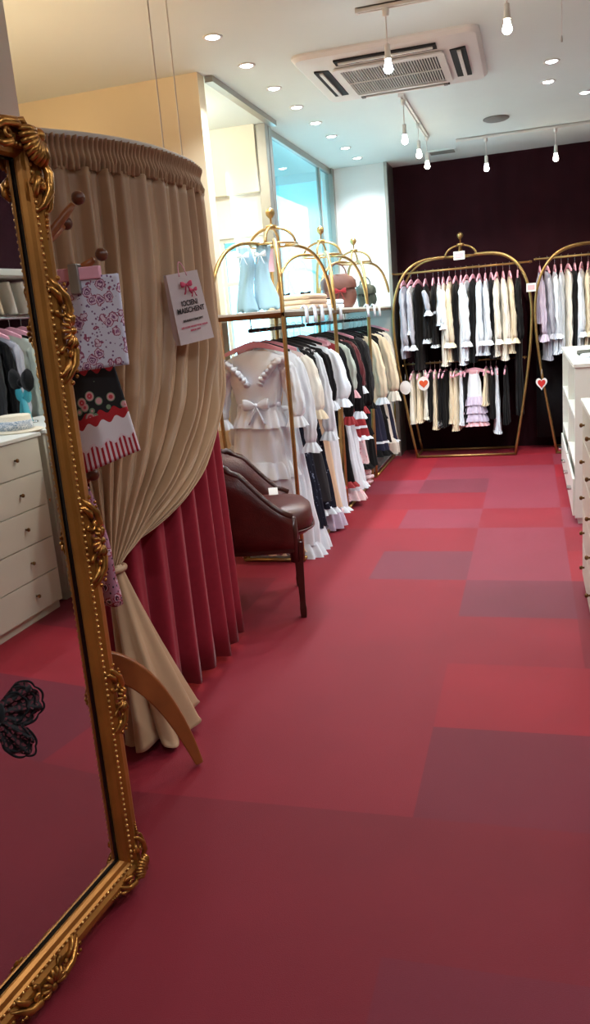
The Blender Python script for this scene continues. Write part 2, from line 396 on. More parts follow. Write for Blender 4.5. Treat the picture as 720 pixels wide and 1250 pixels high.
ordn = ['nearest', 'second', 'third', 'fourth', 'fifth', 'sixth', 'seventh', 'farthest']
for i in range(8):
    downlight((-1.5, 4.22+.52*i, H), f'round recessed downlight, {ordn[i]} of the long row beside the window', 'downlights in the left row')
for (x, y), l in zip(((.15, 5.67), (.14, 6.15), (.40, 6.62)), ('nearest', 'middle', 'rightmost')):
    downlight((x, y, H), f'round recessed downlight, {l} of three at the upper right', 'downlights on the right')
# unseen downlights added behind and beside the camera to brighten the shop
for (x, y) in ((-.3, .3), (.6, 1.5), (.9, 3.0), (1.6, 2.4), (1.6, 4.4), (1.5, 6.6), (.4, -1.0)):
    downlight((x, y, H), 'round recessed downlight added outside the view to brighten the shop', 'added downlights out of view', 34, ss=2.9)

# air conditioner cassette
ac = thing('ceiling_air_conditioner', 'large white square air conditioner cassette with grey grille in the ceiling', 'air conditioner', (-.74, 5.22, H))
def rrect(hw, r, z, n=8, hh=None):
    hh = hh or hw; out = []
    for cx, cy, a0 in ((hw-r, hh-r, 0), (-hw+r, hh-r, 90), (-hw+r, -hh+r, 180), (hw-r, -hh+r, 270)):
        for k in range(n+1):
            a = math.radians(a0+90*k/n); out.append((cx+r*math.cos(a), cy+r*math.sin(a), z))
    return out
obj('casing', MB().grid([rrect(.51, .07, 0), rrect(.51, .07, -.012), rrect(.49, .06, -.03), rrect(.30, .02, -.045)], True, True), M['plastic'], ac, False)
gb = MB().box(-.27, .27, -.27, .27, -.048, -.044); obj('filter', gb, M['filter'], ac, False)
gg = MB()
for i in range(37): gg.box(-.27+.015*i-.002, -.27+.015*i+.002, -.27, .27, -.058, -.048)
for s in (-.27, 0, .27): gg.box(-.275, .275, s-.004, s+.004, -.062, -.056)
obj('grille', gg, M['plastic'], ac, False)
obj('grille_frame', MB().grid([rrect(.31, .02, -.05), rrect(.31, .02, -.06), rrect(.275, .01, -.062), rrect(.275, .01, -.05)], True), M['plastic'], ac, False)
for k in range(4):
    a = k*PI/2; R = Matrix.Rotation(a, 4, 'Z')
    s = MB().box(.340, .425, -.28, .28, -.046, -.036); s.v = [tuple(R @ Vector(p)) for p in s.v]; obj('air_slot', s, M['dark'], ac, False)
    s = MB().box(.378, .398, -.26, .26, -.054, -.04); s.v = [tuple(R @ Vector(p)) for p in s.v]; obj('louvre', s, M['plastic'], ac, False)
for x, y in ((-.26, .36), (.26, .36)): obj('clip', MB().box(x-.012, x+.012, y-.02, y+.02, -.06, -.035), M['grey'], ac, False)

def track(x0, y0, x1, y1, label):
    t = thing('light_track', label, 'light track', (x0, y0, H), math.atan2(y1-y0, x1-x0)); l = math.hypot(x1-x0, y1-y0)
    r = MB(); r.box(0, l, -.017, -.006, -.02, 0); r.box(0, l, .006, .017, -.02, 0); r.box(0, l, -.017, .017, -.006, 0)
    obj('rail', r, M['plastic'], t, False); obj('end_cap', MB().box(-.012, 0, -.019, .019, -.022, 0), M['plastic'], t, False)
    obj('end_cap', MB().box(l, l+.012, -.019, .019, -.022, 0), M['plastic'], t, False)
track(-.76, 4.22, .5, 4.22, 'white ceiling light track along the near side of the air conditioner')
track(-.80, 5.86, -.80, 7.32, 'white ceiling light track running away behind the air conditioner')
track(-.58, 7.66, .9, 7.66, 'white ceiling light track across in front of the maroon wall')
def pendant(x, y, drop, bm, label, e, col):
    t = thing('track_pendant_lamp', label, 'hanging lamp', (x, y, H-.02), 0, 'lamps hanging from the ceiling tracks')
    obj('adapter', MB().lathe([(.004, 0), (.016, 0), (.016, -.03), (.004, -.035)], seg=12), M['plastic'], t)
    obj('cord', MB().tube([(0, 0, -.03), (0, 0, -drop+.09)], .0035, 6), M['plastic'], t)
    obj('socket', MB().lathe([(.003, -drop+.1), (.013, -drop+.095), (.015, -drop+.04), (.02, -drop+.035), (.01, -drop+.03)], seg=14), M['plastic'], t)
    bu = MB().lathe([(.011, -drop+.035), (.016, -drop+.012), (.022, -drop-.008), (.022, -drop-.016), (.014, -drop-.026), (.003, -drop-.031)], seg=16)
    obj('bulb', bu, bm, t)
    light('pendant_light', 'SPOT', (x, y, H-.02-drop-.06), e, col, spot_size=2.6, spot_blend=.7, shadow_soft_size=.03)
pendant(-.63, 4.22, .25, M['bulbc'], 'white pendant with blue-white bulb hanging in front of the air conditioner', 20, COOL)
pendant(-.08, 4.22, .17, M['bulbw'], 'pendant with warm glowing bulb right of the air conditioner, largest in the photo', 30, WARM)
pendant(-.80, 5.95, .25, M['bulbc'], 'nearest of the three pendants on the track behind the air conditioner', 18, COOL)
pendant(-.80, 6.72, .22, M['bulbw'], 'middle of the three pendants on the track behind the air conditioner', 22, WARM)
pendant(-.80, 7.26, .22, M['bulbw'], 'farthest of the three pendants on the track behind the air conditioner', 22, WARM)
pendant(-.34, 7.66, .24, M['bulbc'], 'pendant with bluish bulb, left one on the track at the maroon wall', 18, COOL)
pendant(.23, 7.66, .23, M['bulbw'], 'pendant with warm pinkish bulb, right one on the track at the maroon wall', 24, WARM)
t = thing('smoke_detector', 'flat round grey disc on the ceiling near the far track', 'smoke detector', (-.23, 7.04, H))
obj('housing', MB().lathe([(.004, -.02), (.08, -.018), (.1, -.008), (.1, 0)], seg=28), M['grey'], t)
t = thing('ceiling_vent', 'small rectangular ceiling vent near the dark back wall', 'vent', (-.75, 8.09, H))
obj('vent_frame', MB().box(-.13, .13, -.09, .09, -.012, 0), M['ceiling'], t, False)
v = MB()
for i in range(6): v.box(-.11, .11, -.07+i*.025, -.06+i*.025, -.018, -.011)
obj('slat', v, M['grey'], t, False)
t = thing('pull_cord', 'thin pull cord with small tip hanging at the top right', 'cord', (.17, 4.6, H))
obj('string', MB().tube([(0, 0, 0), (0, 0, -.16)], .0016, 5), M['plastic'], t)
obj('cord_tip', MB().lathe([(.002, -.16), (.004, -.165), (.005, -.185), (.002, -.19)], seg=8), M['alu'], t)

# ------------------------------------------------------------------ fitting booth
BC = (-2.2, 3.15)
def arc(th, off=0):
    r = .90 + (.085*min(1, max(0, -th-5)/43) if th < -5 else 0)
    a = math.radians(th)
    if th > 3:
        q = .31/max(.05, math.sin(a)); r = (r**-14+q**-14)**(-1/14)
    r += off
    return Vector((BC[0]+r*math.cos(a), BC[1]+r*math.sin(a), 0)), Vector((math.cos(a), math.sin(a), 0))
ZR = 2.1
t = thing('curtain_rail', 'curved white curtain rail of the fitting booth hung from ceiling rods', 'curtain rail', (BC[0], BC[1], ZR))
rl = MB().tube([arc(-46+158*i/60, .006)[0]-Vector((BC[0], BC[1], 0)) for i in range(61)], .009, 8, flat=1.5); obj('rail', rl, M['plastic'], t)
for th in (-9, 1.5):
    p, _ = arc(th); q = p-Vector((BC[0], BC[1], 0)); rd = MB().tube([q, q+Vector((0, 0, H-ZR))], .0028, 8)
    obj('hanging_rod', rd, M['plastic'], t)
# rose velour curtain
rc = thing('rose_curtain', 'deep rose full-length fitting booth curtain behind the champagne one', 'curtain', (BC[0], BC[1], 0))
rows = []
Nn = 700
for k in range(14):
    z = 2.05-(2.05-.035)*k/13; row = []
    for i in range(Nn+1):
        u = i/Nn; th = -44+154*u; amp = .012+.022*(k/13)
        ph = 2*PI*19*u+1.1*math.sin(9*u+.3)+.35*math.sin(k*.35+u*20)
        fold = math.sin(ph)+.3*math.sin(2*ph+.8)+.15*math.sin(.43*ph)
        p, n = arc(th, -.06+.03*k/13+amp*fold); row.append((p.x-BC[0], p.y-BC[1], z+(.012*math.sin(ph*.5) if k == 13 else 0)))
    rows.append(row)
obj('drape', MB().grid(rows), M['rose'], rc, solid=.004)
# champagne curtain, swept to a tie
K = Vector((-1.415, 2.43, .64))
gc = thing('champagne_curtain', 'champagne taffeta curtain swept aside and tied low over the rose one', 'curtain', (BC[0], BC[1], 0))
rows = []; NU = 620; NV = 60
ZH = 2.1-.10
for k in range(NV+1):
    v = k/NV; row = []
    for i in range(NU+1):
        u = i/NU; th = -46+(68)*u
        T_, n = arc(th, .008)
        T_ = T_.copy(); T_.z = ZH
        Kk = K + Vector((.03*(u-.5), .05*(u-.5), .06*(u-.3)))
        drop = .62+.55*(1-u)**1.2 if u > .0 else 1.1
        zc = ZH-(.95+.1*u)
        c1 = Vector((T_.x, T_.y, ZH-.55-.25*u)); c2 = Vector((T_.x*.72+Kk.x*.28, T_.y*(.55+.2*u)+Kk.y*(.45-.2*u), 1.18-.36*u+.05*(1-u)))
        s = 1-v
        p = T_*s**3+c1*3*s*s*v+c2*3*s*v*v+Kk*v**3
        ph = 2*PI*13*u+1.6*math.sin(7*u)+.9*math.sin(19*u+1)+1.0*math.sin(2.1*v+6*u)
        amp = (.014+.018*min(1, v*3))*(1-.62*max(0, (v-.5)/.5))*(.8+.3*math.sin(9*u+2*v))
        fold = math.sin(ph+.5*math.sin(ph))+.30*math.sin(2.3*ph+.5+2*v)+.25*math.sin(.37*ph+2)+.5*noise.noise(Vector((u*26, v*2.2, 3)))
        cr = .006*math.sin(26*v+9*u*6)*math.sin(31*u+5*v)*min(1, v*3)
        # stay outside the rose curtain
        d = Vector((p.x-BC[0], p.y-BC[1], 0)); rr = d.length; th2 = math.degrees(math.atan2(d.y, d.x)); rmin = (arc(th2)[0]-Vector((BC[0], BC[1], 0))).length
        lim = rmin+.004+.012*v
        if rr < lim: d = d*(lim/rr)
        nn = d.normalized()
        q = d+nn*(amp*fold+cr)
        row.append((q.x, q.y, p.z))
    rows.append(row)
obj('drape', MB().grid(rows), M['beige'], gc, solid=.003)
rows = []
for k in range(13):
    z = ZR-.004-.105*k/12; row = []
    for i in range(1201):
        u = i/1200; th = -46+68*u; e = abs(k/12-.45)*2
        ph = 2*PI*62*u+2.2*math.sin(23*u)
        amp = .004+.006*e; ph2 = 2*PI*17*u+1.3*math.sin(7*u)
        p, n = arc(th, .012+amp*math.sin(ph)+(.006*math.sin(ph2) if k > 8 else 0)+.004*math.cos(3*PI*k/12)); row.append((p.x-BC[0], p.y-BC[1], z+.003*math.sin(ph*.5)))
    rows.append(row)
obj('gathered_heading', MB().grid(rows), M['beige'], gc, solid=.003)
# tail below the tie: pleated cone flaring to the floor
rows = []
for k in range(30):
    v = k/29; row = []; z = K.z+.03-(K.z+.03-.02)*v
    cx = K.x+.10*v**1.1; cy = K.y+.03*v; rx = .022+.075*v**.9; ry = .022+.145*v
    for i in range(160):
        a = 2*PI*i/160; pl_ = 1+(.06+.22*v)*math.sin(7*a+1.5*v)+.06*math.sin(15*a)*v
        tw = a+.2*v
        row.append((cx+rx*pl_*math.cos(tw)-BC[0], cy+ry*pl_*math.sin(tw)-BC[1], z+(.02*math.sin(3*a)*v if k < 29 else .012*(1+math.sin(3*a)))))
    rows.append(row)
obj('curtain_tail', MB().grid(rows, True), M['beige'], gc, solid=.003)
obj('tie_band', MB().tube([(K.x-BC[0]+.032*math.cos(a*PI/8), K.y-BC[1]+.042*math.sin(a*PI/8), K.z+.015) for a in range(16)], .011, 8, True), M['beige'], gc)

# paper bag on the curtain
bg = thing('paper_bag', 'pale pink paper bag with black and pink lettering pinned to the champagne curtain', 'bag', (-1.232, 2.935, 1.385), math.radians(58)); bg.rotation_euler = (0, math.radians(-7), math.radians(58)); bg.scale = (.9, .9, .9); bg.location.z = 1.405
# local: x right, y away from viewer, z up
def taper_box(w0, w1, h, d0, d1):
    m = MB(); rows = []
    for k in range(9):
        f = k/8; w = w0+(w1-w0)*f; d = d0+(d1-d0)*f; z = h*f; row = []
        for sx, sy in ((-1, -1), (-.33, -1), (.33, -1), (1, -1), (1, 0), (1, 1), (.33, 1), (-.33, 1), (-1, 1), (-1, 0)):
            bulge = 1.0 if abs(sx) > .5 else 1.12
            row.append((sx*w/2*(1 if sy else .94), sy*d/2*bulge, z))
        rows.append(row)
    m.grid(rows, True); m.f.append(tuple(range(9, -1, -1))); return m
b_ = obj('bag_body', taper_box(.176, .158, .285, .045, .018), M['bag'], bg, False, solid=.0015)
hp = [(-.018, -.012, .27), (-.016, -.006, .31), (0, 0, .37), (.016, -.006, .31), (.02, -.012, .27)]
obj('handle', MB().tube(bez(hp, 14), .0025, 6), M['pinkpl'], bg)
def bow(m, c, s, R=None, tails=True, depth=.35):
    R = R or Matrix.Identity(3); c = Vector(c)
    for sg in (-1, 1):
        rows = []
        for i in range(9):
            f = i/8; w = math.sin(PI*min(1, f*1.02)*.62)**.8*.42 if f else .06
            row = []
            for k in range(8):
                a = 2*PI*k/8; p = Vector((sg*f*1.0, math.sin(a)*depth*w*.9, math.cos(a)*w+.12*f))
                row.append(c+R @ (p*s))
            rows.append(row)
        if sg < 0: rows = [list(reversed(r)) for r in rows]
        m.grid(rows, True, True)
        if tails:
            tl = [c+R @ (Vector((sg*x, -.05, z))*s) for x, z in ((0, 0), (.25, -.45), (.45, -1.0), (.62, -1.35))]
            m.tube(tl, [.10*s, .16*s, .2*s, .22*s], 6, flat=.25)
    m.ball(c, .17*s, 8)
    return m
bm = MB(); bow(bm, (.0, -.025, .235), .028); bow(bm, (.028, -.025, .21), .02); obj('ribbon_bow', bm, M['pinkink'], bg)
def text(body, size, m, parent, loc, rot, ext=.0004, off=0., sx=1.):
    cu = bpy.data.curves.new('lettering', 'FONT'); cu.body = body; cu.size = size; cu.extrude = ext; cu.offset = off; cu.align_x = 'CENTER'
    o0 = bpy.data.objects.new('tmp', cu); C.objects.link(o0); bpy.context.view_layer.update()
    me = bpy.data.meshes.new_from_object(o0.evaluated_get(bpy.context.evaluated_depsgraph_get())); bpy.data.objects.remove(o0)
    o = bpy.data.objects.new('lettering', me); C.objects.link(o); me.materials.clear(); me.materials.append(m); o.parent = parent; o.location = loc; o.rotation_euler = rot; o.scale = (sx, 1, 1); return o
RT = (PI/2, 0, 0)
text('IOCIENI', .030, M['ink'], bg, (.0, -.0215, .152), RT, off=.0006, sx=.8)
text('MAISCHENT', .030, M['ink'], bg, (.0, -.0225, .124), RT, off=.0006, sx=.86)
text('BRANDCONCEPT', .013, M['ink'], bg, (.0, -.0245, .088), RT, off=.0004)
text('WE LOVE WHAT YOU WEAR', .0105, M['pinkink'], bg, (.0, -.0255, .062), RT, off=.0003)
text('SINCE 1988', .0105, M['pinkink'], bg, (.0, -.0262, .047), RT, off=.0003)

# ------------------------------------------------------------------ coat stand with the things on it
PX, PY = -1.34, 2.115
cs = thing('coat_stand', 'wooden coat stand behind the mirror, turned pegs and curved feet', 'coat stand', (PX, PY, 0))
obj('pole', MB().lathe([(.006, .06), (.021, .07), (.023, .2), (.019, .6), (.019, 1.7), (.024, 1.75), (.018, 1.8), (.028, 1.84), (.02, 1.88), (.004, 1.9)], seg=18), M['wood'], cs)
for a in (34, 145, 220, 285):
    r = math.radians(a); c_, s_ = math.cos(r), math.sin(r)
    L_ = .285 if a == 34 else .26
    pts = [(0.0, .43), (.07, .425), (.15, .37), (.22, .25), (L_-.02, .08), (L_, .012)]
    cur = bez([(x, 0, z) for x, z in pts], 16); rows = []
    for i, p in enumerate(cur):
        f = i/16; tg = (cur[min(i+1, 16)]-cur[max(i-1, 0)]).normalized(); nr = Vector((-tg.z, 0, tg.x)); h_ = .038*(1-f)+.014; th_ = .013
        row = []
        for sx, sy in ((1, 1), (1, -1), (-1, -1), (-1, 1)):
            q = p+nr*h_*sx; q = Vector((q.x, th_*sy, max(.001, q.z))); row.append((q.x*c_-q.y*s_, q.x*s_+q.y*c_, q.z))
        rows.append(row)
    obj('foot', MB().grid(rows, True, True), M['wood'], cs, False, .005)
def peg(p0, p1, kr=.02):
    m = MB(); p0 = Vector(p0)-Vector((PX, PY, 0)); p1 = Vector(p1)-Vector((PX, PY, 0)); d = p1-p0
    m.tube([p0+d*f for f in (0, .3, .7, .88)], [.011, .013, .012, .009], 10)
    o = obj('peg', m, M['wood'], cs); obj('peg_knob', MB().ball(p1, kr, 12), M['woodkn'], o)
peg((PX, PY, 1.70), (-1.228, 2.19, 1.84))
peg((PX, PY, 1.70), (-1.33, 2.28, 1.79))
peg((PX, PY, 1.58), (-1.135, 2.11, 1.672), .018)
peg((PX, PY, 1.64), (-1.45, 2.03, 1.76)); peg((PX, PY, 1.0), (-1.255, 2.105, 1.055)); peg((PX, PY, 1.02), (-1.37, 2.02, 1.07))
# clip hanger
ch = thing('clip_hanger', 'pink clip hanger hooked on the coat stand above the rose print cloth', 'hanger', (-1.27, 2.055, 1.62), math.radians(4))
obj('hanger_bar', MB().box(-.17, .15, -.008, .008, -.014, .020), M['pinkpl'], ch, False, .003)
obj('hook', MB().tube([(-.02, 0, .016), (-.02, 0, .05), (0, 0, .075), (.005, .0, .10), (-.012, .01, .118), (-.03, .02, .112)], .002, 6), M['chrome'], ch)
for x in (.075, -.13): obj('clip', MB().box(x-.015, x+.015, -.014, .014, -.05, .03), M['alu'], ch, False, .003)
def cloth_sheet(name, x0, x1, z0, z1, m, slant=0., waves=3, amp=.006, taper=0., solid=.004, nx=40, nz=24):
    mb = MB(); rows = []; uv = []
    for k in range(nz+1):
        f = k/nz; row = []
        for i in range(nx+1):
            u = i/nx; x = x0+(x1-x0)*u; x += taper*(f)*(u-.5)
            z = z1+(z0-z1)*f+slant*f*u
            row.append((x, amp*math.sin(waves*2*PI*u+1.2*f)*(.3+.7*f), z))
        rows.append(row)
    mb.grid(rows); me = mb.mesh(name); uvl = me.uv_layers.new(name='UVMap')
    for li in me.loops:
        vi = li.vertex_index; uvl.data[li.index].uv = ((vi % (nx+1))/nx, 1-(vi//(nx+1))/nz)
    me.materials.append(m); return me
o = obj('printed_cloth', cloth_sheet('printed_cloth', -.155, .20, -.285, -.02, M['roseprint'], .02, 1.5, .004), None, solid=.005); o.location = (-1.27, 2.055, 1.635); o.rotation_euler = (0, 0, math.radians(4))
tag(o, 'white cloth printed with purple and pink roses clipped to the pink hanger', 'printed cloth')
o = obj('printed_cloth', cloth_sheet('printed_cloth', -.12, .13, -.30, .04, M['cupcake'], .08, 1.3, .006, .06), None, solid=.005); o.location = (-1.265, 2.085, 1.33); o.rotation_euler = (0, math.radians(-4), math.radians(8))
tag(o, 'black, white and red cupcake border print cloth hanging below the rose print', 'printed cloth')
# scarf on the low peg
rows = []
for k in range(24):
    f = k/23; row = []
    cx = -1.325+.06*f; w = .024+.016*math.sin(PI*min(1, f*.9)); z = .99-.36*f
    for i in range(20):
        a = 2*PI*i/20; rr = 1+.18*math.sin(3*a+5*f); row.append((cx+w*rr*math.cos(a), 2.14+.018*rr*math.sin(a), z+.02*math.cos(a)*(1 if k < 23 else 0)))
    rows.append(row)
o = obj('scarf', MB().grid(rows, True, True), M['scarfprint']); tag(o, 'wine and pink floral scarf hanging from the lowest peg beside the mirror', 'scarf')

# ------------------------------------------------------------------ standing mirror
MA = math.radians(-5.18); MW = .80; MH = 1.885; MZ = .03
mi = thing('standing_mirror', 'tall mirror in ornate antique gold frame at the left', 'mirror', (-1.05, 1.712, 0), MA)
# local: +x out of glass, y from -MW (near) to 0 (far), z up
prof = [(0, -.02), (0, .006), (.006, .016), (.02, .024), (.036, .026), (.046, .018), (.050, .020), (.056, .020), (.060, .014), (.070, .010), (.076, .002), (.076, -.012)]
rows = []
for d, hgt in prof:
    row = []
    for (cy, cz, sy, sz) in ((0, MZ, -1, 1), (0, MZ+MH, -1, -1), (-MW, MZ+MH, 1, -1), (-MW, MZ, 1, 1)):
        row.append((hgt, cy+sy*d, cz+sz*d))
    rows.append(row)
fr = MB(); fr.grid(rows, True); fr.box(-.02, -.012, -MW, 0, MZ, MZ+MH)
obj('frame', fr, M['frame'], mi, False)
d = .076
bv = MB().grid([[(x, cy+sy*dd, cz+sz*dd) for (cy, cz, sy, sz) in ((0, MZ, -1, 1), (0, MZ+MH, -1, -1), (-MW, MZ+MH, 1, -1), (-MW, MZ, 1, 1))] for x, dd in ((.002, .074), (-.008, .078), (-.0105, .083))], True)
obj('inner_bevel', bv, M['bevel'], mi, False)
obj('mirror_glass', MB().box(-.0115, -.0095, -MW+.079, -.079, MZ+.079, MZ+MH-.079), M['mirror'], mi, False)
bd = MB()
n = int((MH-.12)/.0155)
for i in range(n): bd.ball((.0215, -.053, MZ+.06+i*.0155), .0042, 6)
obj('beading', bd, M['bead'], mi)
for zb in (MZ+.053, MZ+MH-.053):
    bd = MB()
    for i in range(int((MW-.12)/.0155)): bd.ball((.0215, -.06-i*.0155, zb), .0042, 6)
    obj('beading', bd, M['bead'], mi)
def spiral(m, c, r, turns, dirn, a0, thick, plane):
    pts = []; rad = []
    N = 18
    for i in range(N+1):
        f = i/N; a = a0+dirn*turns*2*PI*f; rr = r*(1-.8*f); q = (rr*math.cos(a), rr*math.sin(a))
        pts.append(plane(c[0]+q[0], c[1]+q[1], .024+.016*f)); rad.append(thick*(1-.45*f))
    m.tube(pts, rad, 7)
def ornament(cy, cz, ang, s, kind='mid'):
    """leaf-and-shell relief; along = direction of the frame bar"""
    m = MB(); ca, sa = math.cos(ang), math.sin(ang)
    def plane(a, b, h): return (h, cy+(a*(-sa)+b*(-ca)), cz+(a*ca+b*(-sa)))   # a along the bar, b inward
    # fan of ridges
    for k in range(9):
        t_ = math.radians(-88+176*k/8); l_ = .046*s*(1-.12*abs(k-4)/4)
        pts = [plane(math.sin(t_)*l_*f, -.016*s+math.cos(t_)*l_*f*.95, .024+.020*math.sin(PI*f*.75)) for f in (0.1, .4, .75, 1)]
        m.tube(pts, [.0022*s, .0042*s, .0062*s, .003*s], 7)
    m.ball(plane(0, -.016*s, .036), .010*s, 10)
    for sg in (-1, 1):
        spiral(m, (sg*.048*s, .004*s), .017*s, 1.1*1, sg, PI*(.5 if sg > 0 else .5), .0065*s, plane)
        # S leaf
        pts = [plane(sg*x*s, y*s, h) for x, y, h in ((.02, -.008, .028), (.045, -.02, .034), (.075, -.012, .034), (.10, .006, .028), (.118, .02, .02))]
        m.tube(pts, [.006*s, .010*s, .010*s, .007*s, .003*s], 8)
        pts = [plane(sg*x*s, y*s, h) for x, y, h in ((.06, .0, .026), (.08, .012, .032), (.095, .026, .026), (.10, .036, .02))]
        m.tube(pts, [.006*s, .008*s, .006*s, .002*s], 7)
        pts = [plane(sg*x*s, y*s, h) for x, y, h in ((.03, -.012, .024), (.035, -.026, .028), (.05, -.032, .024), (.06, -.026, .02))]
        m.tube(pts, [.005*s, .007*s, .006*s, .003*s], 7)
        m.ball(plane(sg*.118*s, -.004*s, .024), .006*s, 8)
        for q in range(4): m.ball(plane(sg*(.068+.012*q)*s, -.018*s+.003*q, .036), .0045*s, 6)
    obj('carved_ornament', m, M['orn'], mi)
for z, s in ((1.47, 1.0), (.965, .95), (.545, .8)): ornament(-.022, z, 0, s)
ornament(-.42, MZ+.022, -PI/2, 1.0); ornament(-.42, MZ+MH-.022, PI/2, 1.0); 
for z in (1.47, .965, .545): ornament(-MW+.022, z, PI, .9)
def corner(cy, cz, sy, sz, s=1.):
    m = MB()
    def pt(a, b, h): return (h, cy+sy*a, cz+sz*b)
    for k in range(9):
        t_ = math.radians(90*k/8); l_ = .075*s
        pts = [pt(.012+math.cos(t_)*l_*f-.018, .012+math.sin(t_)*l_*f-.018, .024+.022*math.sin(PI*f*.85)) for f in (0.05, .35, .7, 1)]
        m.tube(pts, [.004, .008*s, .010*s, .005*s], 7)
    m.ball(pt(.0, .0, .036), .016*s, 10)
    for q in range(2):
        g_ = (lambda a, b, h: pt(a, b, h)) if q else (lambda a, b, h: pt(b, a, h))
        for (path, rad) in ((((.05, -.006, .03), (.08, -.016, .038), (.12, -.012, .036), (.15, .008, .03), (.165, .026, .02)), (.008, .013, .013, .009, .003)),
                            (((.08, .012, .028), (.10, .028, .036), (.12, .034, .032), (.135, .026, .026)), (.007, .010, .009, .004)),
                            (((.11, .0, .03), (.13, -.016, .034), (.155, -.014, .03), (.17, -.002, .024)), (.006, .010, .008, .003)),
                            (((.02, -.012, .026), (.045, -.026, .03), (.07, -.022, .026)), (.006, .010, .005))):
            m.tube([g_(a*s, b*s, h) for a, b, h in path], [r*s*.9 for r in rad], 8)
        spiral(m, (.105*s, .012*s), .02*s, 1.1, 1, PI*.5, .007*s, lambda a, b, h: g_(a, b, h))
        for w in range(5): m.ball(g_((.17+.013*w)*s, (.0+.001*w)*s, .026), (.008-.001*w)*s, 7)
    obj('corner_ornament', m, M['orn'], mi)
corner(-.03, MZ+MH-.03, -1, -1, .95); corner(-.022, MZ+.022, -1, 1, .62); corner(-MW+.03, MZ+MH-.03, 1, -1, .95); corner(-MW+.022, MZ+.022, 1, 1, .62)
st = MB()
for y in (-.12, -MW+.12):
    st.box(-.30, -.02, y-.015, y+.015, .0, .03)
    st.tube([(-.27, y, .02), (-.018, y, 1.1)], .011, 6)
obj('rear_stand', st, M['wood'], mi, False)

# ------------------------------------------------------------------ tub chair
chx = thing('tub_chair', 'dark mahogany and oxblood leather tub armchair beside the rose curtain', 'armchair', (-1.085, 3.66, 0), math.radians(18))
# local: origin at the near front leg; faces +x; seat spans x -.52..0, y 0..0.54
def U(s):      # shell path in plan: near front -> back -> far front
    w, dpt = .27, .50
    a = math.radians(-90+(180)*s)  # -90..90
    n = 2.9; ca, sa = math.cos(a), math.sin(a)
    x = -.04-dpt*abs(ca)**(2/n); y = .27+w*(1 if sa > 0 else -1)*abs(sa)**(2/n)
    return Vector((x, y, 0))
def top(s):
    c = abs(s-.5)*2
    zz = .865+.045*max(0, 1-c*2.2)**1.0-.12*min(1, c/.78)**2
    if c > .78: zz -= .22*((c-.78)/.22)**1.1
    return zz
NS = 72; rows_o = []; inner = []; outer = []; rim = []
for i in range(NS+1):
    s = i/NS; p = U(s); pc = U(min(1, s+.01))-U(max(0, s-.01)); nrm = Vector((-pc.y, pc.x, 0)).normalized(); cen = Vector((-.2, .27, 0))
    if nrm.dot(p-cen) < 0: nrm = -nrm
    rim.append((p, nrm, top(s)))
rows = []
for p, n_, zt in rim:
    col = []
    for f in (0, .25, .5, .75, 1): q = p+n_*(.030+.016*f); col.append((q.x, q.y, .375+(zt-.375)*f))
    for f in (1, .75, .5, .25, 0): q = p-n_*(.022+.016*math.sin(PI*f)-.02*f); col.append((q.x, q.y, .375+(zt-.375)*f))
    rows.append(col)
obj('upholstered_shell', MB().grid(rows, True, True), M['leather'], chx)
obj('top_rail', MB().tube([p+n_*.024+Vector((0, 0, zt+.006+(.012 if abs(i/NS-.5) > .32 and abs(i/NS-.5) < .36 else 0))) for i, (p, n_, zt) in enumerate(rim)], .021, 10, flat=.8), M['mahog'], chx)
for sgy in (0, NS):
    p, n_, zt = rim[sgy]; obj('arm_post', MB().tube([p+Vector((.0, 0, z)) for z in (.30, .45, zt)], [.022, .026, .02], 8), M['mahog'], chx)
# apron
rows = []
for i, (p, n_, zt) in enumerate(rim):
    rows.append([tuple(p+n_*.024+Vector((0, 0, z))) for z in (.35, .42)]+[tuple(p-n_*.01+Vector((0, 0, z))) for z in (.42, .35)])
ap = MB().grid(rows, True, True); ap.box(-.07, -.02, .0, .54, .34, .42)
obj('apron', ap, M['mahog'], chx, False, .006)
# seat cushion, D shaped with bulging front
rows = []
for z, sc_ in ((.41, .93), (.43, .99), (.475, 1.01), (.52, .99), (.545, .9), (.555, .6), (.557, .05)):
    row = []
    for i in range(48):
        a = 2*PI*i/48; n = 3.2; ca, sa = math.cos(a), math.sin(a)
        x = -.24+.31*(1 if ca > 0 else -.78)*abs(ca)**(2/n)*sc_; y = .27+.245*(1 if sa > 0 else -1)*abs(sa)**(2/n)*sc_
        row.append((x, y, z))
    rows.append(row)
obj('seat', MB().grid(rows, True, True), M['leather'], chx)
pp = [(-.24+.315*(1 if math.cos(2*PI*i/48) > 0 else -.78)*abs(math.cos(2*PI*i/48))**(2/3.2), .27+.25*(1 if math.sin(2*PI*i/48) > 0 else -1)*abs(math.sin(2*PI*i/48))**(2/3.2), .435) for i in range(48)]
obj('piping', MB().tube(pp, .006, 6, True), M['leather'], chx)
for x, y, dx, dy in ((-.02, .02, 0, 0), (-.02, .52, 0, 0), (-.46, .06, -.07, 0), (-.46, .48, -.07, 0)):
    lg = MB(); rows = []
    for z, w in ((.40, .026), (.33, .024), (.30, .02), (.08, .014), (.05, .017), (.02, .016), (0, .014)):
        f = 1-z/.4; cx, cy = x+dx*f*f, y
        rows.append([(cx-w, cy-w, z), (cx+w, cy-w, z), (cx+w, cy+w, z), (cx-w, cy+w, z)])
    obj('leg', MB().grid(rows[::-1], True, True), M['mahog'], chx, False, .003)
pa = obj('paper_sheet', MB().box(-.07, .07, -.0015, .0015, -.05, .05), M['paper'], None, False); pa.location = (-1.49, 3.66, .72); pa.rotation_euler = (math.radians(-30), math.radians(20), math.radians(17))
tag(pa, 'white paper sheet lying inside the leather tub chair', 'paper')
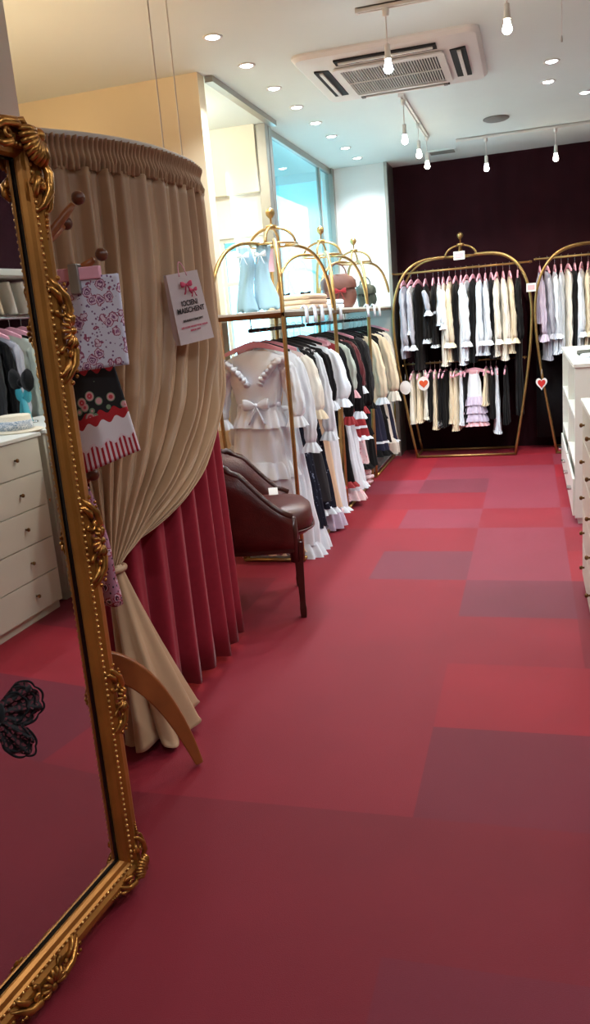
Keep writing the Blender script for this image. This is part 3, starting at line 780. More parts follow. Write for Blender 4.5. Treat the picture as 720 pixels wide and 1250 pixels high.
pa = obj('price_tag', MB().box(-.022, .022, -.001, .001, -.022, .022), M['paper'], None, False); pa.location = (-1.20, 3.63, .66); pa.rotation_euler = (math.radians(-50), 0, math.radians(20))
tag(pa, 'small white price tag on the near arm of the leather chair', 'price tag')

# ------------------------------------------------------------------ garment racks
def rack(name, label, loc, rz, hx=.65, hy=.24, bx=.48, by=.2, shelf=None, rails=(), group=None, plate=False, ends=True):
    """birdcage rack; local x = long side"""
    t = thing(name, label, 'garment rack', loc, rz, group)
    for sx in (-1, 1):
        for sy in (-1, 1):
            pts = [(sx*bx, sy*by, .02), (sx*(bx+.08), sy*(by+.02), .5), (sx*hx, sy*hy, 1.1), (sx*(hx+.005), sy*hy, 1.35)]
            low = bez([pts[0], pts[1], (sx*hx, sy*hy, .95), pts[3]], 14)
            hi = bez([pts[3], (sx*(hx+.005), sy*hy, 1.72), (sx*(hx-.14), sy*hy*.85, 1.93), (sx*.36, sy*hy*.5, 1.935), (sx*.13, sy*.05, 1.93)], 20)
            obj('post', MB().tube(low+hi[1:], .0125, 8), M['gold'], t)
    ring = [(.155*math.cos(2*PI*k/32), .155*math.sin(2*PI*k/32), 1.925) for k in range(32)]
    obj('crown_ring', MB().tube(ring, .010, 8, True, flat=.7), M['gold'], t)
    cr = MB()
    for a in (0, PI/2):
        c_, s_ = math.cos(a), math.sin(a)
        cr.tube([(.15*math.cos(q)*c_, .15*math.cos(q)*s_, 1.925+.105*math.sin(q)) for q in [PI*i/16 for i in range(17)]], .009, 8)
    cr.lathe([(.004, 2.02), (.035, 2.02), (.035, 2.045), (.004, 2.05)], seg=18)
    obj('crown_arches', cr, M['gold'], t)
    obj('finial', MB().lathe([(.005, 2.045), (.006, 2.085), (.014, 2.09), (.026, 2.105), (.03, 2.12), (.026, 2.135), (.012, 2.147), (.003, 2.15)], seg=18), M['gold'], t)
    bs = MB()
    for a, b_ in (((-bx, -by), (bx, -by)), ((bx, -by), (bx, by)), ((bx, by), (-bx, by)), ((-bx, by), (-bx, -by))): bs.tube([(a[0], a[1], .014), (b_[0], b_[1], .014)], .012, 8)
    obj('base_frame', bs, M['gold'], t)
    if plate:
        obj('base_plate', MB().box(-bx, bx, -by, by, .04, .055), M['plate'], t, False, .003)
    if shelf:
        z = shelf; f = MB(); X, Y = hx+.0, hy
        for a, b_ in (((-X, -Y), (X, -Y)), ((X, -Y), (X, Y)), ((X, Y), (-X, Y)), ((-X, Y), (-X, -Y))): f.box(min(a[0], b_[0])-.009, max(a[0], b_[0])+.009, min(a[1], b_[1])-.009, max(a[1], b_[1])+.009, z-.03, z-.008)
        obj('shelf_frame', f, M['golddk'], t, False)
        obj('shelf', MB().box(-X, X, -Y, Y, z-.008, z+.008), M['white'], t, False, .002)
    for (z, y, m, r, e) in rails:
        rm = MB().tube([(-e, y, z), (e, y, z)], r, 10)
        o = obj('hanging_rail', rm, M[m], t)
        if shelf:
            for x in (-e+.03, e-.03): rm2 = MB().tube([(x, y, z), (x, y, shelf-.02)], .004, 6); obj('rail_bracket', rm2, M['golddk'], o)
        else:
            br = MB()
            for sx in (-1, 1): br.tube([(sx*(e-.02), -hy, z), (sx*(e-.02), hy, z)], .006, 6)
            obj('rail_bracket', br, M['gold'], o)
    return t
CX = -1.55
cart_y = (5.12, 6.42, 7.68)
for y, l in zip(cart_y, ('nearest', 'middle', 'farthest')):
    rack('garment_rack', f'gold birdcage garment rack by the window, {l} of the row', (CX, y, 0), PI/2, .64, .22, .53, .19, 1.51, ((1.415, 0, 'blackbar', .012, .6),), 'gold racks along the window', True)
BX, BY = -.63, 8.29
rack('garment_rack', 'wide gold birdcage garment rack, whole one against the maroon back wall', (BX, BY, 0), 0, .645, .22, .48, .2, None, ((1.815, 0, 'gold', .010, .66), (.93, .0, 'gold', .009, .60)), 'gold racks at the back wall')
rack('garment_rack', 'gold birdcage garment rack at back wall cut by the right frame edge', (.735, BY, 0), 0, .68, .22, .50, .2, None, ((1.83, 0, 'gold', .010, .69),), 'gold racks at the back wall')

# ------------------------------------------------------------------ garments
_cache = {}
def ring(x, y, z, n=44, amp=0., np_=9, ph=0., sl=0., zf=None, p=2.3, wz=0.):
    out = []
    for i in range(n):
        a = 2*PI*i/n; ca, sa = math.cos(a), math.sin(a); m = 1+amp*math.sin(np_*a+ph)
        xx = x*(abs(ca)**(2/p))*(1 if ca > 0 else -1)*m; yy = y*(abs(sa)**(2/p))*(1 if sa > 0 else -1)*m
        zz = z-sl*(abs(ca)**1.4) + wz*math.sin(3*a+ph)
        out.append((xx, yy, zz))
    return out
def ruffle(x, y, z, h, flare=.02, n=120, fr_=16, amp=.10, ph=0.):
    m = MB(); m.grid([ring(x, y, z, n, .02, fr_, ph), ring(x+flare*.6, y+flare*.5, z-h*.5, n, amp*.6, fr_, ph), ring(x+flare, y+flare*.8, z-h, n, amp, fr_, ph, 0, None, 2.3, h*.06)], True); return m
def garment(g, lab, cat, loc, rz, group):
    """g: kind settings.  Local origin on the rail; x = shoulder width; -y = front"""
    name = g['name']; W = g.get('W', .38); Lg = g['L']; t = thing(name, lab, cat, loc, rz, group)
    ty = g.get('ty', .05); waist = g.get('waist', None); hemx = g.get('hx', W*.5+.06); hemy = g.get('hy', ty*1.35)
    ph = random.random()*6; bmx = M[g['m']]; skm = M[g.get('skirt', g['m'])]
    w2_ = W/2; zs = -.145; zt = zs
    kind = g.get('kind', 'dress')
    def rows_between(spec, amp, np_):
        return [ring(x, y, z, 56, amp*f, np_, ph+f*.6, sl) for x, y, z, sl, f in spec]
    if kind == 'skirt':
        zt = -.10; spec = [(w2_*.62, ty*.55, zt, 0, .2), (w2_*.66, ty*.6, zt-.04, 0, .4)]
        for k in range(1, 7): f = k/6; spec.append((w2_*.66+(hemx-w2_*.66)*f, ty*.6+(hemy-ty*.6)*f, zt-.04-(Lg-.04)*f, 0, .5+.5*f))
        sk = MB().grid(rows_between(spec, g.get('pleat', .09), 11), True, False); sk.f.append(tuple(range(55, -1, -1)))
        obj('skirt_body', wr(sk, .010, 12), skm, t); obj('waistband', MB().grid([ring(w2_*.64, ty*.6, zt+.004), ring(w2_*.68, ty*.66, zt), ring(w2_*.68, ty*.66, zt-.03), ring(w2_*.64, ty*.6, zt-.034)], True), bmx, t)
        zend = zt-Lg; zw = zt
    else:
        zw = zs-(waist if waist else Lg*.45)
        spec = [(w2_*.90, ty*.28, zs+.02, .05, 0), (w2_*.98, ty*.6, zs-.01, .045, 0), (w2_*.96, ty*.9, zs-.07, .03, .1), (w2_*.84, ty, zs-.16, 0, .3)]
        if waist:
            spec += [(w2_*.74, ty*.9, (zs-.16+zw)/2-.02, 0, .4), (w2_*.64, ty*.8, zw, 0, .6)]
            bo = MB().grid(rows_between(spec, .05, 9), True); bo.f.append(tuple(range(55, -1, -1)))
            obj('bodice', wr(bo, .012, 16), bmx, t)
            spec2 = [(w2_*.64, ty*.8, zw, 0, .6)]
            for k in range(1, 8): f = k/7; spec2.append((w2_*.64+(hemx-w2_*.64)*f**.8, ty*.8+(hemy-ty*.8)*f**.8, zw-(Lg+zs-zw if False else (zs-Lg-zw)*-1)*f, 0, .7+.3*f))
            obj('skirt_body', wr(MB().grid(rows_between(spec2, g.get('pleat', .11), 11), True), .014, 11), skm, t)
            obj('waistband', MB().grid([ring(w2_*.64, ty*.8, zw+.014), ring(w2_*.67, ty*.86, zw+.01), ring(w2_*.67, ty*.86, zw-.012), ring(w2_*.64, ty*.8, zw-.016)], True), M[g.get('belt', g.get('trim', g['m']))], t)
        else:
            for k in range(1, 8): f = k/7; spec.append((w2_*.84+(hemx-w2_*.84)*f, ty+(hemy-ty)*f, zs-.16-(Lg-.16)*f, 0, .4+.6*f))
            bo = MB().grid(rows_between(spec, g.get('pleat', .06), 9), True); bo.f.append(tuple(range(55, -1, -1)))
            obj('body', wr(bo, .012, 12), bmx, t)
        zend = zs-Lg
    tr = M[g.get('trim', 'whitec')]
    for (f, h) in g.get('tiers', ()):      # fraction from waist to hem
        z = zw+(zend-zw)*f; xx = w2_*.64+(hemx-w2_*.64)*f; yy = ty*.8+(hemy-ty*.8)*f
        obj('ruffle', ruffle(xx+.004, yy+.004, z, h, g.get('flare', .03), ph=ph), tr, t)
    if g.get('hem'):
        obj('hem_ruffle', ruffle(hemx, hemy, zend+.01, g['hem'], g.get('flare', .03), ph=ph), M[g.get('hemm', g.get('trim', 'whitec'))], t)
    sl = g.get('sleeve')
    if sl and kind != 'skirt':
        Ls = {'long': .52, 'short': .20, 'mid': .34}[sl]; sm = M[g.get('sm', g['m'])]; out_ = g.get('out', .05)
        for sg in (-1, 1):
            n_ = 12; pts = []; rad = []
            for k in range(n_+1):
                f = k/n_; pts.append((sg*(w2_*.86+out_*.72*math.sin(f*1.7)), -.012*f-(.02*f if sg else 0), zs-.045-(Ls)*f))
                puff = .12*math.exp(-((f-.12)/.16)**2)+(g.get('bell', .0))*f*f; rad.append((.040+.010*math.sin(PI*f))*(1+puff)*g.get('sr', 1.)*.88*(1 if k < n_ else .75)*(.55 if k == 0 else 1))
            s_ = MB(); rows = []
            for k, (p, r) in enumerate(zip(pts, rad)):
                rows.append([(p[0]+r*math.cos(2*PI*i/36)*(1+.13*math.sin(7*2*PI*i/36+k*.35+ph)), p[1]+r*.72*math.sin(2*PI*i/36)*(1+.13*math.sin(7*2*PI*i/36+k*.35+ph)), p[2]+.005*math.sin(k*2.1+i)) for i in range(36)])
            so = obj('sleeve', wr(s_.grid(rows, True, True), .013, 17), sm, t)
            if g.get('cuff', 1):
                p = pts[-1]; cf = ruffle(.03*g.get('sr', 1), .024*g.get('sr', 1), 0, g.get('cl', .06), .028, 72, 9, .16, ph); cf.v = [(v[0]+p[0], v[1]+p[1], v[2]+p[2]+.01) for v in cf.v]
                obj('cuff', cf, tr, so)
    if g.get('collar'):
        cm = M[g['collar']]; c_ = ruffle(.075, ty*.75, zs+.028, .06, .05, 96, 12, .10, ph); obj('collar', c_, cm, t)
    if g.get('yoke'):      # diagonal neckline frill
        m_ = MB()
        for sg in (-1, 1):
            pts = [(sg*(w2_*.8-.12*f*1.0), -ty-.012, zs-.04-.13*f) for f in [i/16 for i in range(17)]]
            m_.tube([(x, y+.01*math.sin(i*2.2), z+.008*math.cos(i*2.2)) for i, (x, y, z) in enumerate(pts)], [.018+.008*math.sin(i*2.4) for i in range(17)], 8)
            for q in range(9):
                a = q*.7; m_.ball((sg*w2_*.92+.028*math.cos(a)*.8, -ty*.6-.012*math.sin(a*1.3), zs-.08+.04*math.sin(a)), .022, 8)
        obj('frill', m_, M[g['yoke']], t)
    if g.get('bow'):
        m_ = MB(); z = {'waist': zw, 'neck': zs-.03, 'hem': zend+.05}[g.get('bowat', 'waist')]
        bow(m_, (0, -ty-.012, z), g.get('bs', .07)); obj('ribbon_bow', m_, M[g['bow']], t)
    if g.get('apron'):
        rows = []
        for k in range(9):
            f = k/8; rows.append([((w2_*.5+.06*f)*(u*2-1)*(1), -(ty*.8+(hemy-ty*.8)*f)*math.cos((u*2-1)*1.1)-.012-.006*math.sin(9*u*2*PI), zw-.0-(.36)*f) for u in [i/40 for i in range(41)]])
        obj('apron', MB().grid(rows), M[g['apron']], t, solid=.002)
    if g.get('lacing'):
        m_ = MB()
        for q in range(5):
            z = zs-.10-.05*q
            for sg in (-1, 1): m_.tube([(sg*.04, -ty-.006, z), (-sg*.04, -ty-.010, z-.05)], .004, 5)
        obj('lacing', m_, M[g['lacing']], t)
    if g.get('band'):
        f0, h, bm_ = g['band']; z = zw+(zend-zw)*f0; xx = w2_*.64+(hemx-w2_*.64)*f0; yy = ty*.8+(hemy-ty*.8)*f0
        obj('hem_band', MB().grid([ring(xx*1.06, yy*1.1, z, 56, .09, 11, ph+f0*.6), ring(xx*1.08, yy*1.12, z-h, 56, .09, 11, ph+f0*.6)], True), M[bm_], t)
    if g.get('dots'):
        m_ = MB()
        for q in range(3): bow(m_, (-w2_*.3+.1*q-.02, -hemy-.02, zend+.06), .03, None, False)
        for q in range(3): bow(m_, (w2_*.6, -hemy*.4+.03*q, zend+.06), .03, Matrix.Rotation(PI/2, 3, 'Z'), False)
        obj('ribbon_bow', m_, M[g['dots']], t)
    return t
def copy_garment(root, loc, rz, label, group):
    return copy_thing(root, loc, rz, label, group)
def wr(mb, a=.006, fq=14.):
    o = random.random()*50
    mb.v = [tuple(Vector(p)+Vector((noise.noise(Vector(p)*fq+Vector((o, 0, 0))), noise.noise(Vector(p)*fq+Vector((0, o, 9))), .5*noise.noise(Vector(p)*fq+Vector((5, 0, o)))))*a) for p in mb.v]
    return mb
hang_src = {}
def hanger(loc, rz, label, group, kind='pink'):
    if kind in hang_src: return copy_thing(hang_src[kind], loc, rz, label, group)
    t = thing('clothes_hanger', label, 'hanger', loc, rz, group)
    m = M['pinkpl'] if kind == 'pink' else (M['blackbar'] if kind == 'black' else M['paper'])
    hk = [(0, 0, -.085), (0, 0, -.03)]+[(.018*math.cos(a), 0, -.004+.018*math.sin(a)) for a in [(-90+30*i)*PI/180 for i in range(0, 9)]]
    obj('hook', MB().tube(hk, .002, 6), M['chrome'], t)
    rows = []
    for i in range(21):
        x = -.19+.38*i/20; c_ = abs(x)/.19; z = -.085-.055*c_**1.4; hh = (.014 if kind != 'pink' else .022)*(1-.6*c_)+.004; th = .007
        rows.append([(x, -th, z-hh), (x, th, z-hh), (x, th, z+hh*.5), (x, -th, z+hh*.5)])
    obj('hanger_bar', MB().grid(rows, True, True), m, t, False, .003)
    hang_src[kind] = t; return t

# ---- the three racks by the window (rail along y, garments face the camera)
RZ = 1.427
G1 = 'garments on the racks by the window'
winlist = [
 # y, x offset, settings, category, label, hanger
 (4.60, -.02, dict(name='dress', m='whitec', skirt='whitec', L=.98, waist=.30, W=.40, ty=.06, sleeve='mid', out=.09, sr=1.15, yoke='whitec', trim='whitec', hx=.22, hy=.09, hem=.09, bow='whitec', bs=.08, tiers=((.05, .10), (.5, .10))), 'dress', 'white gown with frilled shoulders and waist bow, frontmost by the leather chair', 'pink'),
 (4.66, .0, dict(name='dress', m='peach', skirt='peach', L=1.20, waist=.34, W=.32, ty=.03, hx=.155, hy=.05, hem=.05, hemm='peach'), 'dress', 'peach full-length dress tucked behind the frontmost white gown', 'black'),
 (4.74, .05, dict(name='dress', m='whitec', L=1.20, waist=.34, W=.40, ty=.06, sleeve='long', out=.10, trim='whitec', hx=.23, hy=.10, hem=.12, flare=.045, collar='whitec', bow='whitec'), 'dress', 'floor-length white gown with ruffled hem directly behind the frontmost gown', 'pink'),
 (4.90, .05, dict(name='dress', m='blush', skirt='navy', L=1.14, waist=.34, W=.40, ty=.06, sleeve='mid', sm='offw', sr=1.25, out=.11, trim='ivory', hx=.23, hy=.10, hem=.16, hemm='whitec', collar='whitec', bow='charcoal', bowat='neck'), 'dress', 'navy toile skirt dress with cream puff sleeves and white lace hem', 'black'),
 (5.06, .05, dict(name='jumper_dress', m='black', skirt='charcoal', L=1.0, waist=.30, W=.38, ty=.055, apron='whitec', belt='whitec', trim='bwprint', collar='blue', bow='red', hx=.24, hy=.09, sleeve='short', out=.05), 'dress', 'black jumper dress with white apron, red bow and pale blue collar', 'black'),
 (5.20, .06, dict(name='dress', m='bwprint', skirt='navy', sm='whitec', L=1.08, waist=.32, W=.40, ty=.06, sleeve='long', out=.10, trim='whitec', collar='bwprint', hx=.23, hy=.09, hem=.05), 'dress', 'black and white print dress with long white sleeves over navy skirt', 'black'),
 (5.36, .06, dict(name='dress', m='black', skirt='peach', L=1.12, waist=.34, W=.40, ty=.055, sleeve='mid', out=.08, trim='whitec', hx=.23, hy=.10, hem=.15, hemm='lilac', bow='red', bowat='neck'), 'dress', 'black bodice dress with peach underskirt and lilac frill hem', 'black'),
 (5.52, .06, dict(name='coat', m='whitec', L=1.16, W=.42, ty=.065, sleeve='mid', sr=1.35, out=.12, bell=.25, trim='whitec', hx=.24, hy=.09, collar='whitec', hem=.04), 'coat', 'loose white coat with wide bell sleeves beside the second gold post', 'pink'),
 (5.93, .05, dict(name='dress', m='red', skirt='black', L=1.06, waist=.32, W=.38, ty=.055, sleeve='long', sm='black', out=.09, trim='red', hx=.22, hy=.09, hem=.05, collar='pink'), 'dress', 'black dress with red bodice and pink collar on middle window rack', 'black'),
 (6.08, .05, dict(name='dress', m='sage', skirt='whitec', L=1.16, waist=.34, W=.40, ty=.06, sleeve='mid', out=.08, trim='pink', hx=.24, hy=.10, hem=.08, hemm='pinkprint'), 'dress', 'pale sage dress with pink print hem on the middle window rack', 'black'),
 (6.24, .06, dict(name='dress', m='black', skirt='whitec', sm='black', L=1.12, waist=.33, W=.40, ty=.055, sleeve='long', out=.09, trim='whitec', hx=.23, hy=.09, hem=.06), 'dress', 'black long-sleeved dress with white skirt and white cuffs, middle window rack', 'black'),
 (6.40, .06, dict(name='corset_dress', m='darkred', skirt='red', sm='darkred', L=.78, waist=.34, W=.38, ty=.06, sleeve='mid', out=.09, lacing='whitec', trim='whitec', band=(.8, .02, 'whitec'), hx=.25, hy=.10, hem=.035, collar='pink'), 'dress', 'short wine red corset dress with white criss-cross lacing', 'pink'),
 (6.56, .04, dict(name='dress', m='black', skirt='pinkprint', L=1.04, waist=.45, W=.38, ty=.055, sleeve='long', out=.06, trim='red', hx=.22, hy=.09, hem=.05, hemm='black'), 'dress', 'black dress with pink floral skirt just behind the wine corset dress', 'black'),
 (6.72, .04, dict(name='coat', m='black', L=1.20, W=.40, ty=.06, sleeve='long', out=.07, cuff=0, hx=.2, hy=.08), 'coat', 'long plain black coat hanging at far end of middle window rack', 'black'),
 (6.88, .05, dict(name='dress', m='charcoal', skirt='black', L=1.12, waist=.36, W=.38, ty=.055, sleeve='long', out=.06, trim='black', hx=.22, hy=.09, tiers=((.5, .1),)), 'dress', 'charcoal and black tiered dress, last on the middle window rack', 'black'),
 (7.20, .05, dict(name='blouse', m='ivory', L=.62, W=.40, ty=.055, sleeve='long', sr=1.15, out=.12, trim='whitec', collar='black', bow='black', bowat='neck'), 'blouse', 'ivory blouse with black collar and frilled cuffs, farthest window rack', 'black'),
 (7.36, .05, dict(name='jumper_dress', m='black', skirt='navypl', L=1.06, waist=.34, W=.38, ty=.055, trim='whitec', band=(.88, .02, 'whitec'), hx=.25, hy=.10, sleeve='short', hem=.06, hemm='black'), 'dress', 'navy skirted black jumper dress with thin white hem stripe', 'black'),
 (7.54, .05, dict(name='dress', m='black', skirt='black', L=1.02, waist=.35, W=.38, ty=.055, trim='black', lacing='whitec', hx=.24, hy=.10, tiers=((.55, .08),)), 'dress', 'black tiered dress with white lacing on farthest window rack', 'black'),
 (7.72, .07, dict(name='dress', m='ivory', skirt='offw', L=1.0, waist=.36, W=.40, ty=.06, sleeve='long', sr=1.2, out=.14, trim='offw', cl=.09, hx=.22, hy=.09, hem=.06), 'dress', 'cream dress with long frilled bishop sleeves on farthest window rack', 'black'),
 (7.90, .05, dict(name='dress', m='navypl', skirt='navypl', L=1.05, waist=.34, W=.38, ty=.055, trim='whitec', hx=.24, hy=.10, hem=.03), 'dress', 'navy dress with narrow white hem behind the cream bishop-sleeved dress', 'black'),
 (8.08, .08, dict(name='dress', m='offw', skirt='offw', L=1.22, waist=.40, W=.38, ty=.055, sleeve='long', trim='offw', hx=.22, hy=.09), 'dress', 'plain off-white full-length dress, last one by the white pier', 'pink'),
]
for y, dx, g, cat, lab, hk in winlist:
    garment(g, lab, cat, (CX+dx*.4, y, RZ), 0, G1)
    hanger((CX+dx*.4, y, RZ), 0, ' '.join(f'{hk} hanger holding the {lab}'.split()[:16]), 'hangers on the racks by the window', hk)
# shorter pieces hung low / folded on the base plates
lowl = [(5.42, 'skirt', 'pinkprint', 'pink and white floral skirt folded on the base of the nearest window rack'),
        (6.15, 'skirt', 'bwprint', 'black and white print skirt folded on the base of middle window rack'),
        (6.62, 'skirt', 'pinkprint', 'pink floral skirt folded on the base of middle window rack, farther end')]
for y, n_, m_, lab in lowl:
    mb = MB()
    for k in range(4):
        mb.grid([ring(.17+.01*math.sin(k*2), .09, .057+k*.042+dz, 60, .05, 9, k) if s_ else ring(.14, .07, .057+k*.042+dz, 60, .04, 9, k) for dz, s_ in ((0, 0), (.008, 1), (.032, 1), (.041, 0))], True, True)
    o = obj('folded_skirt', mb, M[m_]); o.location = (-1.47, y, 0); tag(o, lab, 'skirt', 'folded skirts on the rack bases')

# ---- back wall racks (rail along x, garments seen edge-on)
G2 = 'garments on the upper rail at the back wall'; G3 = 'garments on the lower rail at the back wall'; G4 = 'garments on the right back rack'
def px2x(px, y=8.1): return -1.23+(px-484)*(.53+1.23)/(720-484)
up = [
 (489, 'blouse', 'greyc', .66, 'long', {}, 'pale grey blouse'),
 (499, 'blouse', 'whitec', .42, 'long', dict(sm='greyc'), 'short white and grey blouse with drooping cuff'),
 (508, 'dress', 'black', .78, None, {}, 'sleeveless black dress'),
 (518, 'dress', 'black', .50, 'short', dict(sm='greyc', trim='whitec', hem=.045), 'black dress with grey sleeve and lace hem'),
 (528, 'dress', 'black', .56, None, dict(trim='whitec', waist=.26, hem=.03), 'black dress with white belt'),
 (535, 'blouse', 'whitec', .36, 'mid', {}, 'short white blouse'),
 (541, 'blouse', 'offw', .74, 'long', {}, 'long off-white blouse with big frilled cuff'),
 (549, 'blouse', 'ivory', .70, 'long', {}, 'ivory blouse with curly hem'),
 (557, 'dress', 'black', .72, None, {}, 'narrow black dress'),
 (564, 'blouse', 'whitec', .74, 'long', {}, 'white blouse with lace cuff'),
 (571, 'blouse', 'whitec', .70, 'long', {}, 'plain white blouse'),
 (579, 'dress', 'black', .74, None, {}, 'black pinafore'),
 (587, 'blouse', 'whitec', .66, 'long', dict(hem=.03), 'cool white blouse with short frill'),
 (595, 'blouse', 'whitec', .66, 'long', {}, 'smooth white blouse'),
 (602, 'dress', 'black', .72, None, {}, 'slim black dress'),
 (609, 'blouse', 'offw', .66, 'long', dict(hem=.05), 'off-white blouse with pleated hem'),
 (617, 'blouse', 'offw', .70, 'long', dict(hem=.05), 'long off-white blouse with deep pleated frill'),
 (625, 'blouse', 'ivory', .66, 'long', {}, 'beige ivory blouse with open collar'),
 (635, 'coat', 'black', 1.26, 'long', dict(cuff=0, W=.40), 'long black coat reaching almost to the floor'),
]
nth = ['first', 'second', 'third', 'fourth', 'fifth', 'sixth', 'seventh', 'eighth', 'ninth', 'tenth', 'eleventh', 'twelfth', 'thirteenth', 'fourteenth', 'fifteenth', 'sixteenth', 'seventeenth', 'eighteenth', 'nineteenth', 'twentieth']
def backrow(lst, z, grp, where, y=BY, ty=.031):
    for i, (px, nm, m_, L_, sl, ex, lab) in enumerate(lst):
        g = dict(name=nm, m=m_, L=L_*(1.08 if nm == 'skirt' else 1.03), sleeve=sl, W=.36, ty=ty, hy=ty*1.15, hx=.19, out=.03, sr=.72, trim=m_, pleat=.10, cl=.05)
        if sl is None: g['W'] = .34
        if m_ in ('whitec', 'offw', 'ivory') and 'hem' not in ex: g['hem'] = .03
        g['flare'] = .012; g.update(ex)
        if nm == 'skirt': g['kind'] = 'skirt'
        lab2 = f'{lab}, {nth[i]} from left on the {where}'
        x = px2x(px)
        rz = PI/2+random.uniform(-.14, .14)
        garment(g, lab2, {'jumper_dress': 'dress'}.get(nm, nm), (x, y, z), rz, grp)
        hanger((x, y, z), rz, f'pink hanger, {nth[i]} from left on the {where}', 'pink hangers on the back racks')
backrow(up, 1.825, G2, 'upper back rail')
lo = [
 (497, 'skirt', 'offw', .42, None, dict(hem=.05), 'cream skirt with lace hem'),
 (505, 'skirt', 'ivory', .42, None, dict(hem=.04), 'ivory skirt with frill'),
 (513, 'skirt', 'offw', .40, None, dict(), 'off-white skirt'),
 (520, 'skirt', 'black', .44, None, dict(), 'black skirt'),
 (526, 'skirt', 'ivory', .48, None, dict(hem=.05), 'longer ivory skirt with lace edge'),
 (533, 'skirt', 'black', .44, None, dict(hem=.08, hemm='bwprint'), 'black skirt with printed white hem'),
 (540, 'skirt', 'black', .50, None, dict(), 'plain black skirt'),
 (547, 'skirt', 'ivory', .44, None, dict(hem=.04), 'cream pleated skirt'),
 (554, 'skirt', 'ivory', .50, None, dict(hem=.05), 'long cream skirt with twisted hem'),
 (560, 'skirt', 'whitec', .46, None, dict(hem=.04), 'white skirt'),
 (567, 'skirt', 'black', .48, None, dict(), 'dark skirt beside the pink tiered one'),
 (593, 'skirt', 'ivory', .30, None, dict(), 'small ivory skirt'),
 (599, 'skirt', 'black', .44, None, dict(), 'black skirt beside the tiered one'),
 (606, 'skirt', 'whitec', .56, None, dict(hem=.03), 'long white skirt with narrow frill'),
 (618, 'skirt', 'black', .50, None, dict(), 'wide black skirt'),
]
backrow(lo, .94, G3, 'lower back rail', BY-.03, .028)
x = px2x(578)
garment(dict(name='tiered_skirt', kind='skirt', m='pink', skirt='whitec', L=.50, W=.15, ty=.045, hx=.10, hy=.085, tiers=((.5, .085), (.66, .085), (.82, .085)), flare=.03, trim='lilac', hem=.05, hemm='pink'), 'white skirt with three pink tinted ruffle tiers facing out on lower back rail', 'skirt', (x, BY-.12, .94), .1, G3)
hanger((x, BY-.12, .94), .1, 'pink hanger holding the white skirt with three ruffle tiers', 'pink hangers on the back racks')
rt = [
 (662, 'blouse', 'lilac', .44, 'long', dict(sr=.95, cl=.07), 'lilac grey blouse with puffed sleeve'),
 (671, 'dress', 'greyc', .74, 'long', dict(trim='greyc', hem=.05), 'long pale grey dress with bow'),
 (680, 'blouse', 'whitec', .70, 'long', dict(hem=.04), 'white blouse with frilled hem'),
 (688, 'dress', 'whitec', .70, None, dict(dots='black'), 'white dress with black hem bows'),
 (696, 'dress', 'offw', .70, None, dict(dots='black'), 'off-white dress with small black bows'),
 (704, 'dress', 'black', .72, None, dict(dots='red'), 'black dress with small red bow'),
 (712, 'blouse', 'whitec', .72, 'long', {}, 'plain white blouse'),
 (720, 'dress', 'ivory', .74, 'long', {}, 'ivory dress at the frame edge'),
 (729, 'dress', 'black', .74, None, {}, 'black dress beyond the frame edge'),
]
backrow(rt, 1.84, G4, 'right back rack')
# black garment bags hanging low on the right side of the back racks
for x, y, z0, z1, lab in ((.05+.17, 8.42, .12, 1.0, 'dark garment bag hanging behind the heart tag on the right back rack'), (.52, 8.42, .12, 1.0, 'dark garment bag at the right back rack near the white cabinet')):
    g = MB(); g.grid([ring(.16*s, .04, z, 40, .05, 5) for z, s in ((z1, .5), (z1-.05, .95), ((z0+z1)/2, 1.0), (z0, 1.02))], True, True)
    o = obj('garment_bag', g, M['black']); o.location = (x, y, 0); tag(o, lab, 'garment bag', 'dark garment bags')
# cards and heart tags
def card(x, y, z, w, h, lab, m='paper'):
    t = thing('price_card', lab, 'card', (x, y, z)); obj('card_board', MB().box(-w/2, w/2, -.002, .002, -h/2, h/2), M['paper'], t, False)
    obj('print', MB().box(-w*.36, w*.36, -.004, -.002, -h*.28, h*.28), M['pink'], t, False); return t
card(BX, BY-.19, 1.925, .105, .075, 'white card with pink print on the crown of the wide back rack')
card(.018, BY-.262, 1.575, .085, .075, 'small pink and white card between the two back racks')
def heart_pts(s, n=28):
    return [(s*.062*16*math.sin(t)**3/16*1.0, s*.062*(13*math.cos(t)-5*math.cos(2*t)-2*math.cos(3*t)-math.cos(4*t))/16) for t in [2*PI*i/n for i in range(n)]]
def heart_tag(x, y, z, lab, rim_m, hm, rx=1.):
    t = thing('heart_tag', lab, 'tag', (x, y, z))
    def plate(sx, sz, y0, y1, pts):
        m = MB(); m.grid([[(a*sx, y0, b*sz) for a, b in pts], [(a*sx, y1, b*sz) for a, b in pts]], True, True); return m
    oval = [(.056*math.cos(2*PI*i/28), .068*math.sin(2*PI*i/28)) for i in range(28)]
    obj('tag_board', plate(rx, 1, -.001, .002, oval if rim_m == 'paper' else heart_pts(1.05)), M['paper'], t, False)
    obj('heart', plate(rx, 1, -.004, -.001, heart_pts(.7)), M[hm], t, False)
    obj('string', MB().tube([(0, 0, .07), (.004, 0, .13)], .0015, 5), M['paper'], t)
heart_tag(-1.01, BY-.235, .75, 'white oval tag with an orange heart on the lower back rail', 'paper', 'orangeheart')
heart_tag(.10, BY-.25, .69, 'red heart tag edged white on the right back rack', 'heart', 'heart', .8)
heart_tag(-1.19, BY-.235, .72, 'plain white oval tag left of the orange heart tag', 'paper', 'paper')

